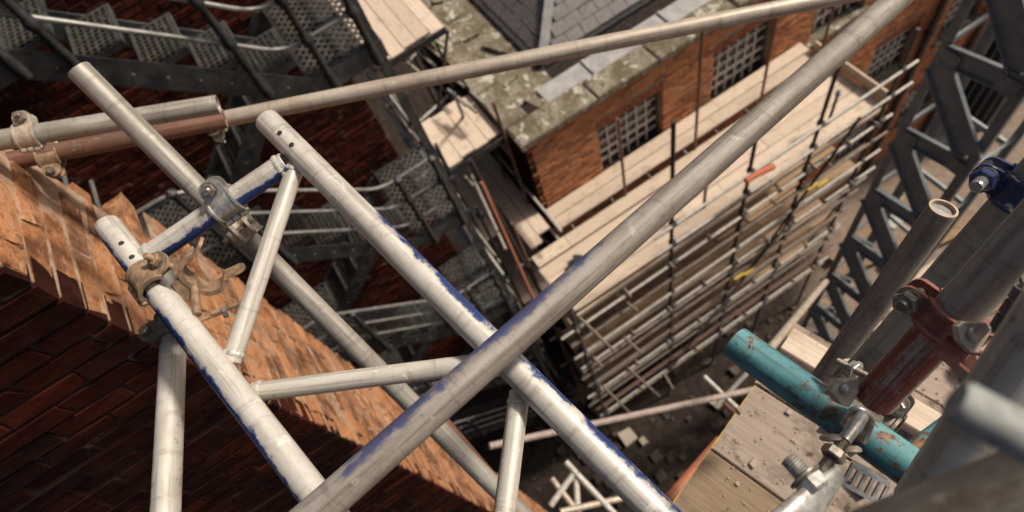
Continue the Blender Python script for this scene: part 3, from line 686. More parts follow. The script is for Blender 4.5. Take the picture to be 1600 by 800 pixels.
for k, (a, b) in enumerate((((640, 95), (690, 32)), ((702, 250), (778, 195)), ((692, 245), (645, 288)), ((720, 130), (745, 105)), ((655, 190), (700, 150)), ((700, 250), (740, 290)), ((735, 270), (790, 390)), ((600, 170), (660, 125)))):
    z = 9.8-.1*k; tube(s2, Pz(*a, z), Pz(*b, z), 'transom', random.choice([M_galv, M_pale, M_grey]))
for (pa_, pb_, mt) in (((700, 47), (677, 223), M_brown_tube), ((709, 145), (733, 206), M_blueclamp), ((546, -30), (541, 50), M_brown_tube), ((735, 250), (850, 470), M_std), ((752, 285), (835, 470), M_orange_tube)):
    A = Pz(*pa_, 10.9); B = Pz(*pb_, 8.9 if mt is not M_std else 6.5); tube(s2, A, B, 'raking_tube', mt)
def platform(label, z, polys, mat=M_board):
    t_ = thing('boarded_deck', label, 'deck', tuple(Pz(*polys[0][0], z)), 'short platforms of the side scaffold')
    for (a, b) in polys: board(t_, Pz(*a, z+U(-.004, .004)), Pz(*b, z+U(-.004, .004)), .222, .04, mat)
    return t_
def plat(label, x0, x1, y0, n, z, cross=False):
    t_ = thing('boarded_deck', label, 'deck', ((x0+x1)/2, y0+.3, z), 'short platforms of the side scaffold')
    for k in range(n):
        if cross: board(t_, (x0+.115+k*.232, y0, z), (x0+.115+k*.232, y0+1.0, z), .224, .04)
        else: board(t_, (x0+U(-.06, .02), y0+k*.232, z+U(-.004, .004)), (x1+U(-.05, .05), y0+k*.232, z+U(-.004, .004)), .224, .04)
    MB().box((x1+.06, y0+(n-1)*.116, z-.03), (.03, n*.235, .1)).build('edge_channel', M_black, t_)
plat('pale boards right beside the top of the fire escape', -9.9, -7.75, .92, 5, 10.5)
plat('pale boards on the short platform beside the mossy parapet corner', -7.0, -6.0, .95, 4, 9.75)
plat('shaded boards low behind the fire escape railings', -7.2, -5.2, .9, 4, 6.2)
# ------------------------------------------------------------------ STEEL TOWER
tw = thing('steel_tower', 'dark grey lattice steel tower with channel braces, right of the scaffold', 'tower', (-1.95, 5.6, G0))
TX0, TX1, TY0, TY1 = -2.33, -1.55, 5.2, 6.0
def chan(a, b, wd, dp, nrm, par=tw, name='diagonal', mat=M_tower):
    """channel with its web facing nrm, flanges proud on both long edges"""
    a = Vector(a); b = Vector(b); z = (b-a).normalized(); n = Vector(nrm).normalized(); s_ = z.cross(n); L = (b-a).length; c = (a+b)/2; mb = MB()
    mb.box(c, (L, wd-.036, .01), None, (z, s_, n))
    for k in (-1, 1): mb.box(c+s_*(k*(wd/2-.009))+n*(dp/2-.005), (L, .018, dp), None, (z, s_, n))
    return mb.build(name, mat, par)
for (x, y) in ((TX0, TY0), (TX1, TY0), (TX0, TY1), (TX1, TY1)):
    mb = MB(); sx = 1 if x == TX0 else -1; sy = 1 if y == TY0 else -1
    mb.box((x, y-sy*.006, 7.2), (.09, .012, 13.6)); mb.box((x-sx*.05, y+sy*.035, 7.2), (.012, .07, 13.6))
    mb.build('leg', M_tower, tw)
P_ = 1.24; zt = 12.98
while zt > 1.2:
    chan((TX0+.03, TY0-.01, zt-.08), (TX1-.03, TY0-.01, zt+.06), .25, .04, (0, -1, 0), name='horizontal')
    chan((TX0+.04, TY0-.012, zt-.24), (TX1-.04, TY0-.012, zt-1.02), .32, .045, (0, -1, 0))
    chan((TX0+.03, TY1+.01, zt-.3), (TX1-.03, TY1+.01, zt-.3), .08, .03, (0, 1, 0), name='horizontal')
    for (xa, nr) in ((TX0-.01, (-1, 0, 0)), (TX1+.01, (1, 0, 0))):
        chan((xa, TY0+.06, zt-.02), (xa, TY1-.06, zt-.02), .07, .03, nr, name='horizontal')
    if zt < 9.5:
        chan((TX0+.02, TY0+.1, zt-.1), (TX1-.3, TY1-.05, zt-.9), .06, .04, (0, -1, .2), name='strut')
        chan((TX1-.02, TY0+.1, zt-.1), (TX0+.3, TY1-.05, zt-.9), .06, .04, (0, -1, .2), name='strut')
    for (xg, sg) in ((TX0+.1, 1), (TX1-.1, -1)):
        zg = zt-.1 if sg > 0 else zt-.0
        gp = MB().box((xg, TY0-.038, zg), (.2, .008, .2)).build('gusset', M_tower, tw)
        for i in (-1, 1):
            for j in (-1, 1): MB().lathe([(.013, 0), (.011, .009), (.0001, .013)], 6, frame((xg+i*.06, TY0-.042, zg+j*.06), (0, -1, 0))).build('bolt_head', M_rail, gp)
    zt -= P_
# ------------------------------------------------------------------ THINGS ON THE GROUND beyond and below
tp = thing('timber_stack', 'loose stack of tan scaffold boards on the ground behind the steel tower', 'timber', tuple(Pz(1400, 500, .45)))
for k in range(16):
    a = Pz(1330+U(-60, 120), 560-U(0, 160), .5+.05*(k % 4)); d = Vector((U(-.15, .25), 1, 0)).normalized()
    if k % 4 == 0: d = Vector((1, .2, 0)).normalized()
    board(tp, a, a+d*U(2.2, 3.6), .225, .045, random.choice([M_board, M_board_brown, M_board_near2]))
tl = thing('steel_plates', 'two pale sheets lying on the ground seen through the steel tower', 'sheets', tuple(Pz(1470, 190, .45)))
MB().box(Pz(1462, 195, .5), (1.2, 1.5, .03)).build('sheet', M_lead, tl); MB().box(Pz(1400, 330, .5), (.7, .9, .03)).build('sheet', M_lead, tl)
# bits of rubble scattered in the pit
rb = MB()
for k in range(160):
    p = Pz(U(780, 1250), U(480, 790), .4); s_ = U(.03, .16)
    a = [Vector((U(-1, 1), U(-1, 1), U(0, .8)))*s_ for _ in range(8)]
    vs = [p+Vector((i*s_*U(.5, 1), j*s_*U(.5, 1), s_*(k_+.0)*U(.4, 1))) for i in (-1, 1) for j in (-1, 1) for k_ in (0, 1)]
    rb.add(vs, [(0, 1, 3, 2), (4, 6, 7, 5), (0, 4, 5, 1), (2, 3, 7, 6), (0, 2, 6, 4), (1, 5, 7, 3)])
o = rb.build('rubble', M_rubble, kind='stuff'); tag(o, 'dark rubble scattered over the pit floor under the scaffolds', 'rubble')
for k, (px, py, s_) in enumerate(((980, 685, .22), (1005, 690, .12), (1120, 632, .14))):
    p = Pz(px, py, .4); mb = MB(); mb.add([p+Vector((i*s_*U(.6, 1), j*s_*U(.5, 1), kk*s_)) for i in (-1, 1) for j in (-1, 1) for kk in (0, 1)], [(0, 1, 3, 2), (4, 6, 7, 5), (0, 4, 5, 1), (2, 3, 7, 6), (0, 2, 6, 4), (1, 5, 7, 3)])
    tag(mb.build('stone_block', M_cast, None), ['largest tan stone block lying on the dark pit floor', 'small tan stone beside the largest block on the pit floor', 'tan stone under the end of the rusty pink pole'][k], 'stone')
# long pink/rusty pole across the pit
o = tube(None, Pd(765, 697, 4.3), Pd(1185, 607, 5.0), 'scaffold_tube', M_pink_tube, seg=14); tag(o, 'thin rusty pink tube slanting across the dark pit', 'scaffold tube')
def tie_frame(label, nodes, bars, mats):
    t_ = thing('ladder_beam', label, 'ladder beam', tuple(nodes[0]))
    for k, (i, j) in enumerate(bars): tube(t_, nodes[i], nodes[j], 'chord' if k < 2 else 'brace', mats[k % len(mats)], RT*.95, 10)
n_ = [Pd(884, 722, 4.6), Pd(985, 830, 4.4), Pd(862, 748, 4.6), Pd(925, 830, 4.4), Pd(898, 738, 4.58), Pd(860, 790, 4.5), Pd(900, 745, 4.58), Pd(903, 800, 4.5), Pd(875, 800, 4.4), Pd(1010, 770, 4.6)]
tie_frame('small pale lattice beam far below, between the white tube and wall', n_, [(0, 1), (2, 3), (4, 5), (6, 7), (8, 9)], [M_pale, M_galv_pink, M_pale])
n_ = [Pd(1100, 588, 6.5), Pd(1165, 650, 6.3), Pd(1112, 612, 6.5), Pd(1148, 645, 6.3), Pd(1168, 582, 6.3), Pd(1118, 635, 6.4)]
tie_frame('short cluster of crossing tubes under the right end of the scaffold', n_, [(0, 1), (2, 3), (4, 5)], [M_pale, M_brown_tube, M_pale])
o = tube(None, Pd(1290, 440, 5.0), Pd(1195, 555, 3.6), 'scaffold_tube', M_galv_pink, seg=14); tag(o, 'thin pinkish tube slanting beside the foot of the steel tower', 'scaffold tube')
# ------------------------------------------------------------------ NEAR TUBES
def near_tube(label, a, da, b, db, mat, side=None, r_=RT, ends=(True, True), par=None, name='scaffold_tube', endmat=None, seg=40, bend=0.0):
    A, B = Pd(*a, da), Pd(*b, db); L = (B-A).length; M = frame(A, B-A, side if side is not None else imgdir(0, -1))
    wl = .0034; mb = MB(); n = 28; ri = r_-wl; pr = []
    pr.append((ri, .25 if L > .6 else L*.4)); pr.append((ri, .002)); pr.append((ri+.0008, 0.0)); pr.append((r_-.0008, 0)); pr.append((r_, .001))
    for k in range(1, n): pr.append((r_+random.uniform(-.00012, .00012), L*k/n))
    pr += [(r_, L-.001), (r_-.0008, L), (ri+.0008, L), (ri, L-.002), (ri, L-(.25 if L > .6 else L*.4))]
    mb.lathe(pr, seg); nv = len(mb.v)
    # close the bore deep inside
    mb.f.append(tuple(range(seg))); mb.f.append(tuple(range(nv-seg, nv))[::-1]); mb.sm += [False, False]
    if bend: mb.v = [(x+bend*math.sin(math.pi*z/L), y, z) for x, y, z in mb.v]
    o = mb.build(name, mat, par, M)
    if par is None: tag(o, label, 'scaffold tube')
    if endmat:
        MB().lathe([(r_-.0004, .0), (r_-.0004, -.0015), (ri-.001, -.0015), (ri-.001, .012)], seg).build('rim', endmat, o, M)
        MB().lathe([(.0001, .006), (ri, .006)], seg).build('plug', M_castgrey, o, M)
    return o
# ladder beam (white, blue paint on the underside)
lb = thing('ladder_beam', 'whitish steel ladder beam with blue painted edges in the foreground', 'ladder beam', tuple(Pd(445, 240, 1.2)))
UR, LL = imgdir(.8, -.55), imgdir(-.8, .55)
near_tube('', (417, 188), 1.235, (1060, 832), .90, M_white_blue1, UR-FWD*.3, par=lb, name='chord')
near_tube('', (168, 352), 1.235, (560, 862), .92, M_white_blue, LL-FWD*.75, par=lb, name='chord')
near_tube('', (228, 403), 1.195, (447, 254), 1.195, M_rung, imgdir(.35, 1)+FWD*.25, par=lb, name='rung', r_=.021)
near_tube('', (463, 256), 1.205, (361, 566), 1.095, M_lattice, par=lb, name='lattice_bar', r_=.0165)
near_tube('', (395, 613), 1.075, (764, 566), 1.06, M_lattice, par=lb, name='lattice_bar', r_=.0165)
near_tube('', (812, 612), 1.03, (782, 850), .93, M_lattice, par=lb, name='lattice_bar', r_=.0165)
def weld(p, ax, r_, par=lb):
    M = frame(p, ax); mb = MB(); n = 30; vs = []; fs = []
    for i in range(n):
        a = 2*math.pi*i/n; q = .0028+.0009*math.sin(i*2.7)+random.uniform(-.0004, .0004)
        for k in range(6):
            b = 2*math.pi*k/6; rr = r_+q*math.cos(b)*.9; vs.append((rr*math.cos(a), rr*math.sin(a), q*1.5*math.sin(b)))
    for i in range(n):
        for k in range(6): fs.append((i*6+k, ((i+1) % n)*6+k, ((i+1) % n)*6+(k+1) % 6, i*6+(k+1) % 6))
    mb.add(vs, fs, True); mb.build('weld', M_lattice, par, M)
for (a, da, b, db, r_, off) in (((228, 403), 1.195, (447, 254), 1.195, .021, .022), ((463, 256), 1.205, (361, 566), 1.095, .0165, .024), ((395, 613), 1.075, (764, 566), 1.06, .0165, .022), ((812, 612), 1.03, (782, 850), .93, .0165, .03)):
    A, B = Pd(*a, da), Pd(*b, db); d = (B-A).normalized(); weld(A+d*off*.6, d, r_)
    if b[1] < 800: weld(B-d*off*.6, d, r_)
# bolt holes in the spigot ends (dark drilled holes)
for (px, py, (qa, qda, qb, qdb)) in ((443, 221, ((417, 188), 1.235, (1060, 832), .90)), (461, 240, ((417, 188), 1.235, (1060, 832), .90)), (194, 395, ((168, 352), 1.235, (560, 862), .92)), (210, 417, ((168, 352), 1.235, (560, 862), .92))):
    A, B = Pd(*qa, qda), Pd(*qb, qdb); ax_ = (B-A).normalized()
    best = min((A+ax_*(k*.001) for k in range(0, 160)), key=lambda p: (proj(p)[0]-px)**2+(proj(p)[1]-py)**2)
    n_ = (CAMP-best); n_ = (n_-ax_*n_.dot(ax_)).normalized()
    MB().lathe([(.0001, .0006), (.0046, .0006), (.0054, -.0002), (.0054, -.006)], 14).build('bolt_hole', M_blackplastic, lb, frame(best+n_*RT, n_))
near_tube('long rosy grey tube rising left to right across the top', (325, 191), 1.93, (1345, -12), 1.9, M_galv_pink)
near_tube('rust brown tube behind the open ended grey tube, upper left edge', (-60, 266), 1.62, (352, 187), 1.8, M_brown_tube)
near_tube('short open ended grey tube lying over the brown tube, upper left', (-60, 229), 1.50, (341, 163), 1.62, M_galv, ends=(True, True))
near_tube('long grey diagonal tube passing behind the blue edged ladder beam', (122, 108), 1.30, (880, 868), 1.72, M_galv)
near_tube('upright grey tube in front of the shaded wall, bottom left', (271, 530), 1.28, (256, 860), 1.06, M_pale)
near_tube('long tube with faded blue stripe crossing over the ladder beam', (430, 858), .80, (1470, -62), 1.30, M_galv_faded, imgdir(-.6, -.8)-FWD*.45)
near_tube('grey tube with pale cut end pointing up beside the steel tower', (1474, 326), 1.10, (1278, 600), 1.5, M_grey, endmat=M_end)
near_tube('teal painted chipped tube over the weathered boards', (1148, 535), .97, (1462, 760), .79, M_teal, r_=.0262)
near_tube('dark teal stub past the joint of the teal tube', (1412, 728), .85, (1490, 668), .90, M_teal, r_=.02)
near_tube('tube streaked with red paint held in the red clamp', (1366, 624), .80, (1660, 310), .60, M_red_tube, imgdir(.4, 1)-FWD*.3)
near_tube('dull grey tube behind the red streaked tube', (1325, 606), 1.0, (1660, 235), .70, M_grey)
near_tube('pale scratched tube coming in from the right edge', (1440, 790), .62, (1660, 470), .50, M_pale, r_=.0255)
near_tube('big blurred grey tube across the bottom right corner', (1270, 905), .36, (1760, 720), .31, M_bigblur)
near_tube('orange rusty tube under the yellow edged boards', (1030, 800), 2.3, (1125, 690), 2.6, M_orange_tube)
near_tube('reddish brown tube at the bottom edge below the white tube', (690, 660), 2.0, (860, 860), 1.9, M_brown_tube)
# ------------------------------------------------------------------ NEAR PLATFORM (weathered boards, lower right)
zb = 15.1
pf = thing('boarded_deck', 'weathered near platform with yellow painted board ends, lower right', 'deck', tuple(Pz(1200, 700, zb)))
A0, A1 = Pz(1110, 704, zb), Pz(1180, 603, zb); E = (A1-A0).normalized()          # along the board ends
LN = (Pz(1230, 800, zb)-A0).normalized(); LN = (LN-E*LN.dot(E)).normalized()        # along the boards
for k in (-2, -1, 0, 1, 2, 3):
    a = A0+E*(.2285*(k+.5)); a = a+LN*(U(-.006, .006)+(.31 if k == 2 else .44 if k == 3 else 0))+Vector((0, 0, U(-.003, .003)))
    bd = board(pf, a, a+LN*2.6, .224, .038, M_board_near2 if k == -1 else M_board_near)
    # end band
    c = a-LN*.0015; ub = MB(); ub.box((0, 0, 0), (.003, .222, .036)); M = Matrix.Identity(4); s_ = Vector((0, 0, 1)).cross(LN)
    for i in range(3): M[i][0] = LN[i]; M[i][1] = s_[i]; M[i][2] = (0, 0, 1)[i]; M[i][3] = c[i]
    ub.build('painted_end', M_board_edge, bd, M)
# board lying on top, pale, behind the teal tube
pe = board(None, Pz(1228, 533, zb+.045), Pz(1228, 533, zb+.045)+LN*1.6, .075, .05, M_board, 'batten'); tag(pe, 'pale batten lying on the platform behind the teal tube', 'batten')
# crumbs and chips of mortar
cr = MB()
for k in range(420):
    px, py = (U(1390, 1560), U(560, 720)) if k % 3 else (U(1130, 1500), U(600, 800))
    p = Pz(px, py, zb+.019); s_ = U(.001, .0035) if k % 19 else U(.005, .011)
    cr.add([p+Vector((i*s_*U(.5, 1.1), j*s_*U(.5, 1.1), kk*s_*U(.5, .9))) for i in (-1, 1) for j in (-1, 1) for kk in (0, 1)], [(0, 1, 3, 2), (4, 6, 7, 5), (0, 4, 5, 1), (2, 3, 7, 6), (0, 2, 6, 4), (1, 5, 7, 3)])
o = cr.build('mortar_crumbs', M_stone_chip, kind='stuff'); tag(o, 'mortar crumbs and chips scattered on the near boards', 'rubble')
# ------------------------------------------------------------------ COUPLERS
def thread(par, M, L, r_=.006, name='bolt', mat=M_bolt, pitch=.0022, seg=16):
    pr = [(.0001, 0), (r_*.8, 0), (r_, .001)]; z = .001
    while z < L-pitch:
        pr += [(r_, z+pitch*.1), (r_*.82, z+pitch*.5), (r_, z+pitch*.9)]; z += pitch
    pr += [(r_*.8, L), (.0001, L)]
    return MB().lathe(pr, seg, None, False).build(name, mat, par, M)
def nut(par, M, r_=.011, h=.01, mat=M_nut, name='nut'):
    pr = [(.0001, 0), (r_*.86, 0), (r_, h*.14), (r_, h*.86), (r_*.86, h), (.0001, h)]
    o = MB().lathe(pr, 6, None, False).build(name, mat, par, M)
    return o
def washer(par, M, r_=.014, mat=M_nut): return MB().lathe([(.006, 0), (r_, 0), (r_, .0025), (.006, .0025)], 20, None, True).build('washer', mat, par, M)
def arc_band(a0, a1, ri, ro, wd, n=22, flare=0.0, M=None, mb=None):
    """strap bent round the tube (axis z), from angle a0 to a1; edges rolled outward by a rib"""
    mb = mb or MB(); vs = []; fs = []; sec = [(-wd/2, ri), (-wd/2, ro+.0025), (-wd/2+.004, ro+.0025), (-wd/2+.006, ro), (wd/2-.006, ro), (wd/2-.004, ro+.0025), (wd/2, ro+.0025), (wd/2, ri)]
    k = len(sec)
    for i in range(n+1):
        a = a0+(a1-a0)*i/n
        for (z, r_) in sec: vs.append((r_*math.cos(a), r_*math.sin(a), z))
    for i in range(n):
        for j in range(k): fs.append((i*k+j, i*k+(j+1) % k, (i+1)*k+(j+1) % k, (i+1)*k+j))
    fs.append(tuple(range(k))); fs.append(tuple(n*k+j for j in range(k))[::-1])
    mb.add(vs, fs, True, M); return mb
def lug(M, mb, x0, x1, hw, th, y):
    """tongue with rounded end in the xz-plane at height y"""
    pts = [(x0, -hw), (x1-hw*.6, -hw)]
    for i in range(1, 8): a = -math.pi/2+math.pi*i/8; pts.append((x1-hw*.6+hw*.75*math.cos(a), hw*math.sin(a)))
    pts += [(x1-hw*.6, hw), (x0, hw)]; n = len(pts)
    vs = [(x, y-th/2, z) for x, z in pts]+[(x, y+th/2, z) for x, z in pts]
    fs = [tuple(range(n)), tuple(range(2*n-1, n-1, -1))]+[(i, n+i, n+(i+1) % n, (i+1) % n) for i in range(n)]
    mb.add(vs, fs, False, M)
def coupler(label, P, axis, boltdir, mat, r_=RT, bolt_len=.075, second=None, boltmat=M_bolt, nutmat=M_nut, par=None, wd=.05, br=.0062, nr=.0125, open_=0.0, cat='clamp', flip=1):
    """half coupler: saddle + hinged cap closed by a bolt. local z = tube axis, local x = side of the bolt"""
    P = Vector(P); t_ = par or thing('coupler', label, cat, tuple(P)); M = frame(P, axis, boltdir)
    ri, ro = r_+.0004, r_+.0052
    mb = arc_band(math.radians(28), math.radians(178), ri, ro, wd); lug(None, mb, ri*.9, ro+.024, wd/2*.85, .006, .0145)
    mb.build('cap', mat, t_, M)
    Mh = M @ Matrix.Translation(Vector((-ro-.002, 0, 0))) @ Matrix.Rotation(open_, 4, 'Z') @ Matrix.Translation(Vector((ro+.002, 0, 0)))
    mb = arc_band(math.radians(182), math.radians(332), ri, ro, wd); lug(None, mb, ri*.9, ro+.024, wd/2*.85, .006, -.0145)
    mb.build('saddle', mat, t_, Mh)
    MB().lathe([(.0001, -wd*.55), (.0045, -wd*.55), (.0058, -wd*.5), (.0058, wd*.5), (.0045, wd*.55), (.0001, wd*.55)], 12, M @ Matrix.Translation(Vector((-ro-.003, 0, 0)))).build('hinge_pin', boltmat, t_)
    mb = MB()
    for z in (-wd*.32, 0, wd*.32): mb.lathe([(.0062, z-wd*.12), (.0085, z-wd*.12), (.0085, z+wd*.12), (.0062, z+wd*.12)], 14, M @ Matrix.Translation(Vector((-ro-.003, 0, 0))))
    mb.build('hinge', mat, t_)
    Mb = M @ Matrix.Translation(Vector((ro+.011, 0, 0)))
    if flip < 0: Mb = Mb @ Matrix.Rotation(math.pi, 4, 'X')
    Mb = Mb @ Matrix.Rotation(-math.pi/2, 4, 'X')
    thread(t_, Mb @ Matrix.Translation(Vector((0, 0, -.028))), bolt_len, br, mat=boltmat, pitch=.0024)
    nut(t_, Mb @ Matrix.Translation(Vector((0, 0, .0205))), nr, .012, nutmat); washer(t_, Mb @ Matrix.Translation(Vector((0, 0, .0178))))
    nut(t_, Mb @ Matrix.Translation(Vector((0, 0, -.03))), .011, .009, nutmat, 'bolt_head')
    if second is not None:                                   # swivel plate and second band
        off, ax2, bd2 = second; P2 = P+Vector(off); d = Vector(off).normalized()
        MB().lathe([(.0001, 0), (.014, 0), (.017, .003), (.017, Vector(off).length-2*ro-.0), (.0001, Vector(off).length-2*ro)], 20, frame(P+d*(ro), d)).build('swivel', mat, t_)
        M2 = frame(P2, ax2, bd2)
        mb = arc_band(math.radians(28), math.radians(178), ri, ro, wd); lug(None, mb, ri*.9, ro+.024, wd/2*.85, .006, .0145); mb.build('cap', mat, t_, M2)
        mb = arc_band(math.radians(182), math.radians(332), ri, ro, wd); lug(None, mb, ri*.9, ro+.024, wd/2*.85, .006, -.0145); mb.build('saddle', mat, t_, M2)
        Mb2 = M2 @ Matrix.Translation(Vector((ro+.011, 0, 0))) @ Matrix.Rotation(-math.pi/2, 4, 'X')
        thread(t_, Mb2 @ Matrix.Translation(Vector((0, 0, -.028))), bolt_len, .0062, mat=boltmat); nut(t_, Mb2 @ Matrix.Translation(Vector((0, 0, .0205))), .0125, .012, nutmat)
        nut(t_, Mb2 @ Matrix.Translation(Vector((0, 0, -.03))), .011, .009, nutmat, 'bolt_head')
    return t_
def axis(a, da, b, db): return (Pd(*b, db)-Pd(*a, da)).normalized()
def on(a, da, b, db, t): return Pd(*a, da).lerp(Pd(*b, db), t)
RUNG = ((228, 403), 1.195, (447, 254), 1.195); T3 = ((122, 108), 1.30, (880, 868), 1.72)
p1 = on(*RUNG, .57); t3 = axis(*T3)
# nearest point on T3
A3 = Pd(122, 108, 1.30); p2 = A3+t3*((p1-A3).dot(t3))
coupler('silver swivel clamp with hex bolts joining blue rung and diagonal tube', p1, axis(*RUNG), imgdir(-.4, -.75)-FWD*.4, M_castgrey, r_=.0215, second=None)
coupler('tan clamp just below the blue rung on the grey diagonal tube', Pd(380, 356, 1.36), t3, imgdir(.7, .55)-FWD*.6, M_cast)
CH2 = ((168, 352), 1.235, (560, 862), .86)
coupler('tan rusted clamp gripping the lower left ladder beam tube', on(*CH2, .23), axis(*CH2), imgdir(.9, -.1)-FWD*.3, M_rusty, wd=.055, boltmat=M_rusty, nutmat=M_rusty)
c2 = on(*CH2, .23)
# its second, open jaw
oj = thing('coupler', 'empty open jawed rusty clamp beside the lower left ladder beam tube', 'clamp', tuple(Pd(310, 425, 1.15)))
Mj = frame(Pd(327, 428, 1.17), imgdir(.25, .3)*.6-FWD, imgdir(.9, -.35))
mb = arc_band(math.radians(40), math.radians(185), .0245, .031, .045); lug(None, mb, .022, .052, .018, .006, .0145); mb.build('cap', M_rusty, oj, Mj @ Matrix.Translation(Vector((-.031, .0, 0))) @ Matrix.Rotation(.7, 4, 'Z') @ Matrix.Translation(Vector((.031, 0, 0))))
mb = arc_band(math.radians(185), math.radians(330), .0245, .031, .045); lug(None, mb, .022, .058, .018, .006, -.0145); mb.build('saddle', M_rusty, oj, Mj)
MB().box((-.045, 0, 0), (.026, .04, .04)).build('swivel_block', M_rusty, oj, Mj)
MB().lathe([(.0001, -.024), (.016, -.024), (.018, -.02), (.018, .02), (.016, .024), (.0001, .024)], 18).build('swivel', M_grey_dark, oj, Mj @ Matrix.Translation(Vector((-.068, .012, 0))) @ Matrix.Rotation(1.3, 4, 'X'))
thread(oj, frame(Pd(330, 490, 1.13)-axis((318, 500), 1.13, (362, 484), 1.15)*.0, axis((318, 500), 1.13, (362, 484), 1.15)), .052, .0055, mat=M_rusty)
nut(oj, frame(Pd(347, 489, 1.14), axis((318, 500), 1.13, (362, 484), 1.15)), .012, .009, M_grey_dark)
MB().tube(Pd(303, 440, 1.16), Pd(308, 492, 1.12), .0075, 12).build('tie_bar', M_rusty, oj)
thread(oj, frame(Pd(300, 505, 1.12), axis((300, 505), 1.12, (350, 487), 1.14)), .05, .004, mat=M_rusty)
coupler('pale clamp on the open ended grey tube at the left edge', Pd(45, 212, 1.525), axis((-60, 229), 1.5, (341, 163), 1.62), imgdir(-.2, -1), M_cast, wd=.045)
coupler('small pale clamp joining the rosy tube and the grey open end', Pd(337, 190, 1.83), axis((325, 191), 1.93, (1345, -12), 1.9), imgdir(.2, 1)-FWD*.4, M_cast, wd=.04)
coupler('dark clamp at the head of the upright tube, bottom left', Pd(268, 512, 1.25), axis((271, 530), 1.28, (256, 860), 1.06), imgdir(-.5, .3), M_grey_dark)
coupler('brown clamp at the left edge under the grey open ended tube', Pd(78, 245, 1.68), axis((-60, 266), 1.62, (352, 187), 1.8), imgdir(.2, 1), M_rusty, wd=.05)
# red clamp
T8 = ((1366, 624), .80, (1660, 310), .60)
ax8 = axis(*T8); pr_ = on(*T8, .47)
def poly_plate(par, name, pts, d, th, mat, rv=None):
    c = Pd(sum(p[0] for p in pts)/len(pts), sum(p[1] for p in pts)/len(pts), d); f = [Pd(x, y, d) for x, y in pts]; n = len(f)
    fi = [p.lerp(c, .1)-FWD*.0012 for p in f]; bk = [p+FWD*th for p in f]; mb = MB()
    fs = [tuple(range(n))]+[(i, n+i, n+(i+1) % n, (i+1) % n) for i in range(n)]+[(n+i, 2*n+i, 2*n+(i+1) % n, n+(i+1) % n) for i in range(n)]+[tuple(range(3*n-1, 2*n-1, -1))]
    mb.add(fi+f+bk, fs); o = mb.build(name, mat, par)
    if rv: MB().lathe([(.0001, .0), (rv[2], 0), (rv[2]*1.1, -.001), (rv[2]*1.1, -.003), (rv[2]*.8, -.0042), (.0001, -.0045)], 20).build('rivet', M_castgrey, par, frame(Pd(rv[0], rv[1], d-.001), FWD))
    return o
rc = coupler('red painted clamp with long threaded bolt around the red streaked tube', pr_, ax8, imgdir(-.35, -1), M_redclamp, bolt_len=.068, wd=.034, br=.0068, nr=.0135)
poly_plate(rc, 'swivel_plate', [(1494, 510), (1503, 502), (1540, 504), (1549, 518), (1528, 552), (1514, 551), (1497, 532)], .615, .006, M_cast, (1519, 521, .0058))
mb = MB(); M = frame(Pd(1498, 552, .64), imgdir(.6, .5), -FWD); mb.box((0, .011, 0), (.024, .003, .03), M); mb.box((0, -.011, 0), (.024, .003, .03), M); mb.box((-.0105, 0, 0), (.003, .0185, .03), M); mb.build('hinge_box', M_redclamp, rc)
coupler('dark clamp at the right edge beside the red clamp', Pd(1640, 492, .58), axis((1440, 790), .62, (1660, 470), .50), imgdir(1, .2), M_grey_dark, r_=.0258)
T9 = ((1325, 606), 1.0, (1660, 235), .70)
bc = coupler('blue and white clamp with bolt at the upper right edge', on(*T9, .87), axis(*T9), imgdir(-.45, -.9), M_blueclamp, wd=.036, bolt_len=.08, br=.0075, nr=.0145, boltmat=M_castgrey, nutmat=M_blueclamp)
# centre group on the teal tube
T7 = ((1148, 535), .97, (1462, 760), .79); ax7 = axis(*T7)
pc = on(*T7, .62)
cc = thing('coupler', 'silver clamp with a cradled bolt lying across the teal tube', 'clamp', tuple(pc))
Mc = frame(pc, ax7, FWD)
arc_band(math.radians(-100), math.radians(100), .0265, .032, .05, mb=None).build('saddle', M_cast, cc, Mc)
bx = axis((1350, 643), .745, (1280, 738), .715)
MB().lathe([(.0001, 0), (.006, 0), (.0075, .002), (.0075, .042), (.0001, .043)], 18).build('bolt_shank', M_castgrey, cc, frame(Pd(1349, 647, .745), bx))
thread(cc, frame(Pd(1324, 681, .735), bx), .07, .0072, pitch=.0024); nut(cc, frame(Pd(1307, 703, .725), bx), .0135, .012)
mb = MB()
for dd in (-.004, .004):
    q = bx.cross(FWD).normalized()*0
mb.sweep(roundcorners([Pd(1318, 662, .765), Pd(1336, 634, .745), Pd(1366, 652, .745), Pd(1350, 690, .765)], .016), .004, 10)
mb.sweep(roundcorners([Pd(1322, 668, .775), Pd(1339, 641, .755), Pd(1362, 655, .755), Pd(1347, 688, .775)], .014), .004, 10)
mb.build('bolt_cradle', M_castgrey, cc)
for (px, py, d_) in ((1301, 684, .742), (1325, 702, .742)):
    MB().lathe([(.0001, -.004), (.011, -.004), (.0145, -.001), (.0145, .002), (.011, .004), (.0001, .004)], 20).build('rolled_lug', M_cast, cc, frame(Pd(px, py, d_), bx+imgdir(.3, .3), FWD))
cd = thing('coupler', 'pale riveted clamp plate with small bolt where the red streaked tube ends', 'clamp', tuple(Pd(1320, 607, .8)))
poly_plate(cd, 'plate', [(1297, 612), (1311, 594), (1342, 592), (1342, 612), (1327, 637), (1312, 632)], .79, .012, M_cast, (1320, 608, .0062))
bx = axis((1306, 562), .86, (1345, 582), .83); thread(cd, frame(Pd(1308, 564, .86), bx), .045, .0052); nut(cd, frame(Pd(1328, 574, .848), bx), .0115, .011, M_castgrey); washer(cd, frame(Pd(1336, 578, .842), bx), .013, M_castgrey)
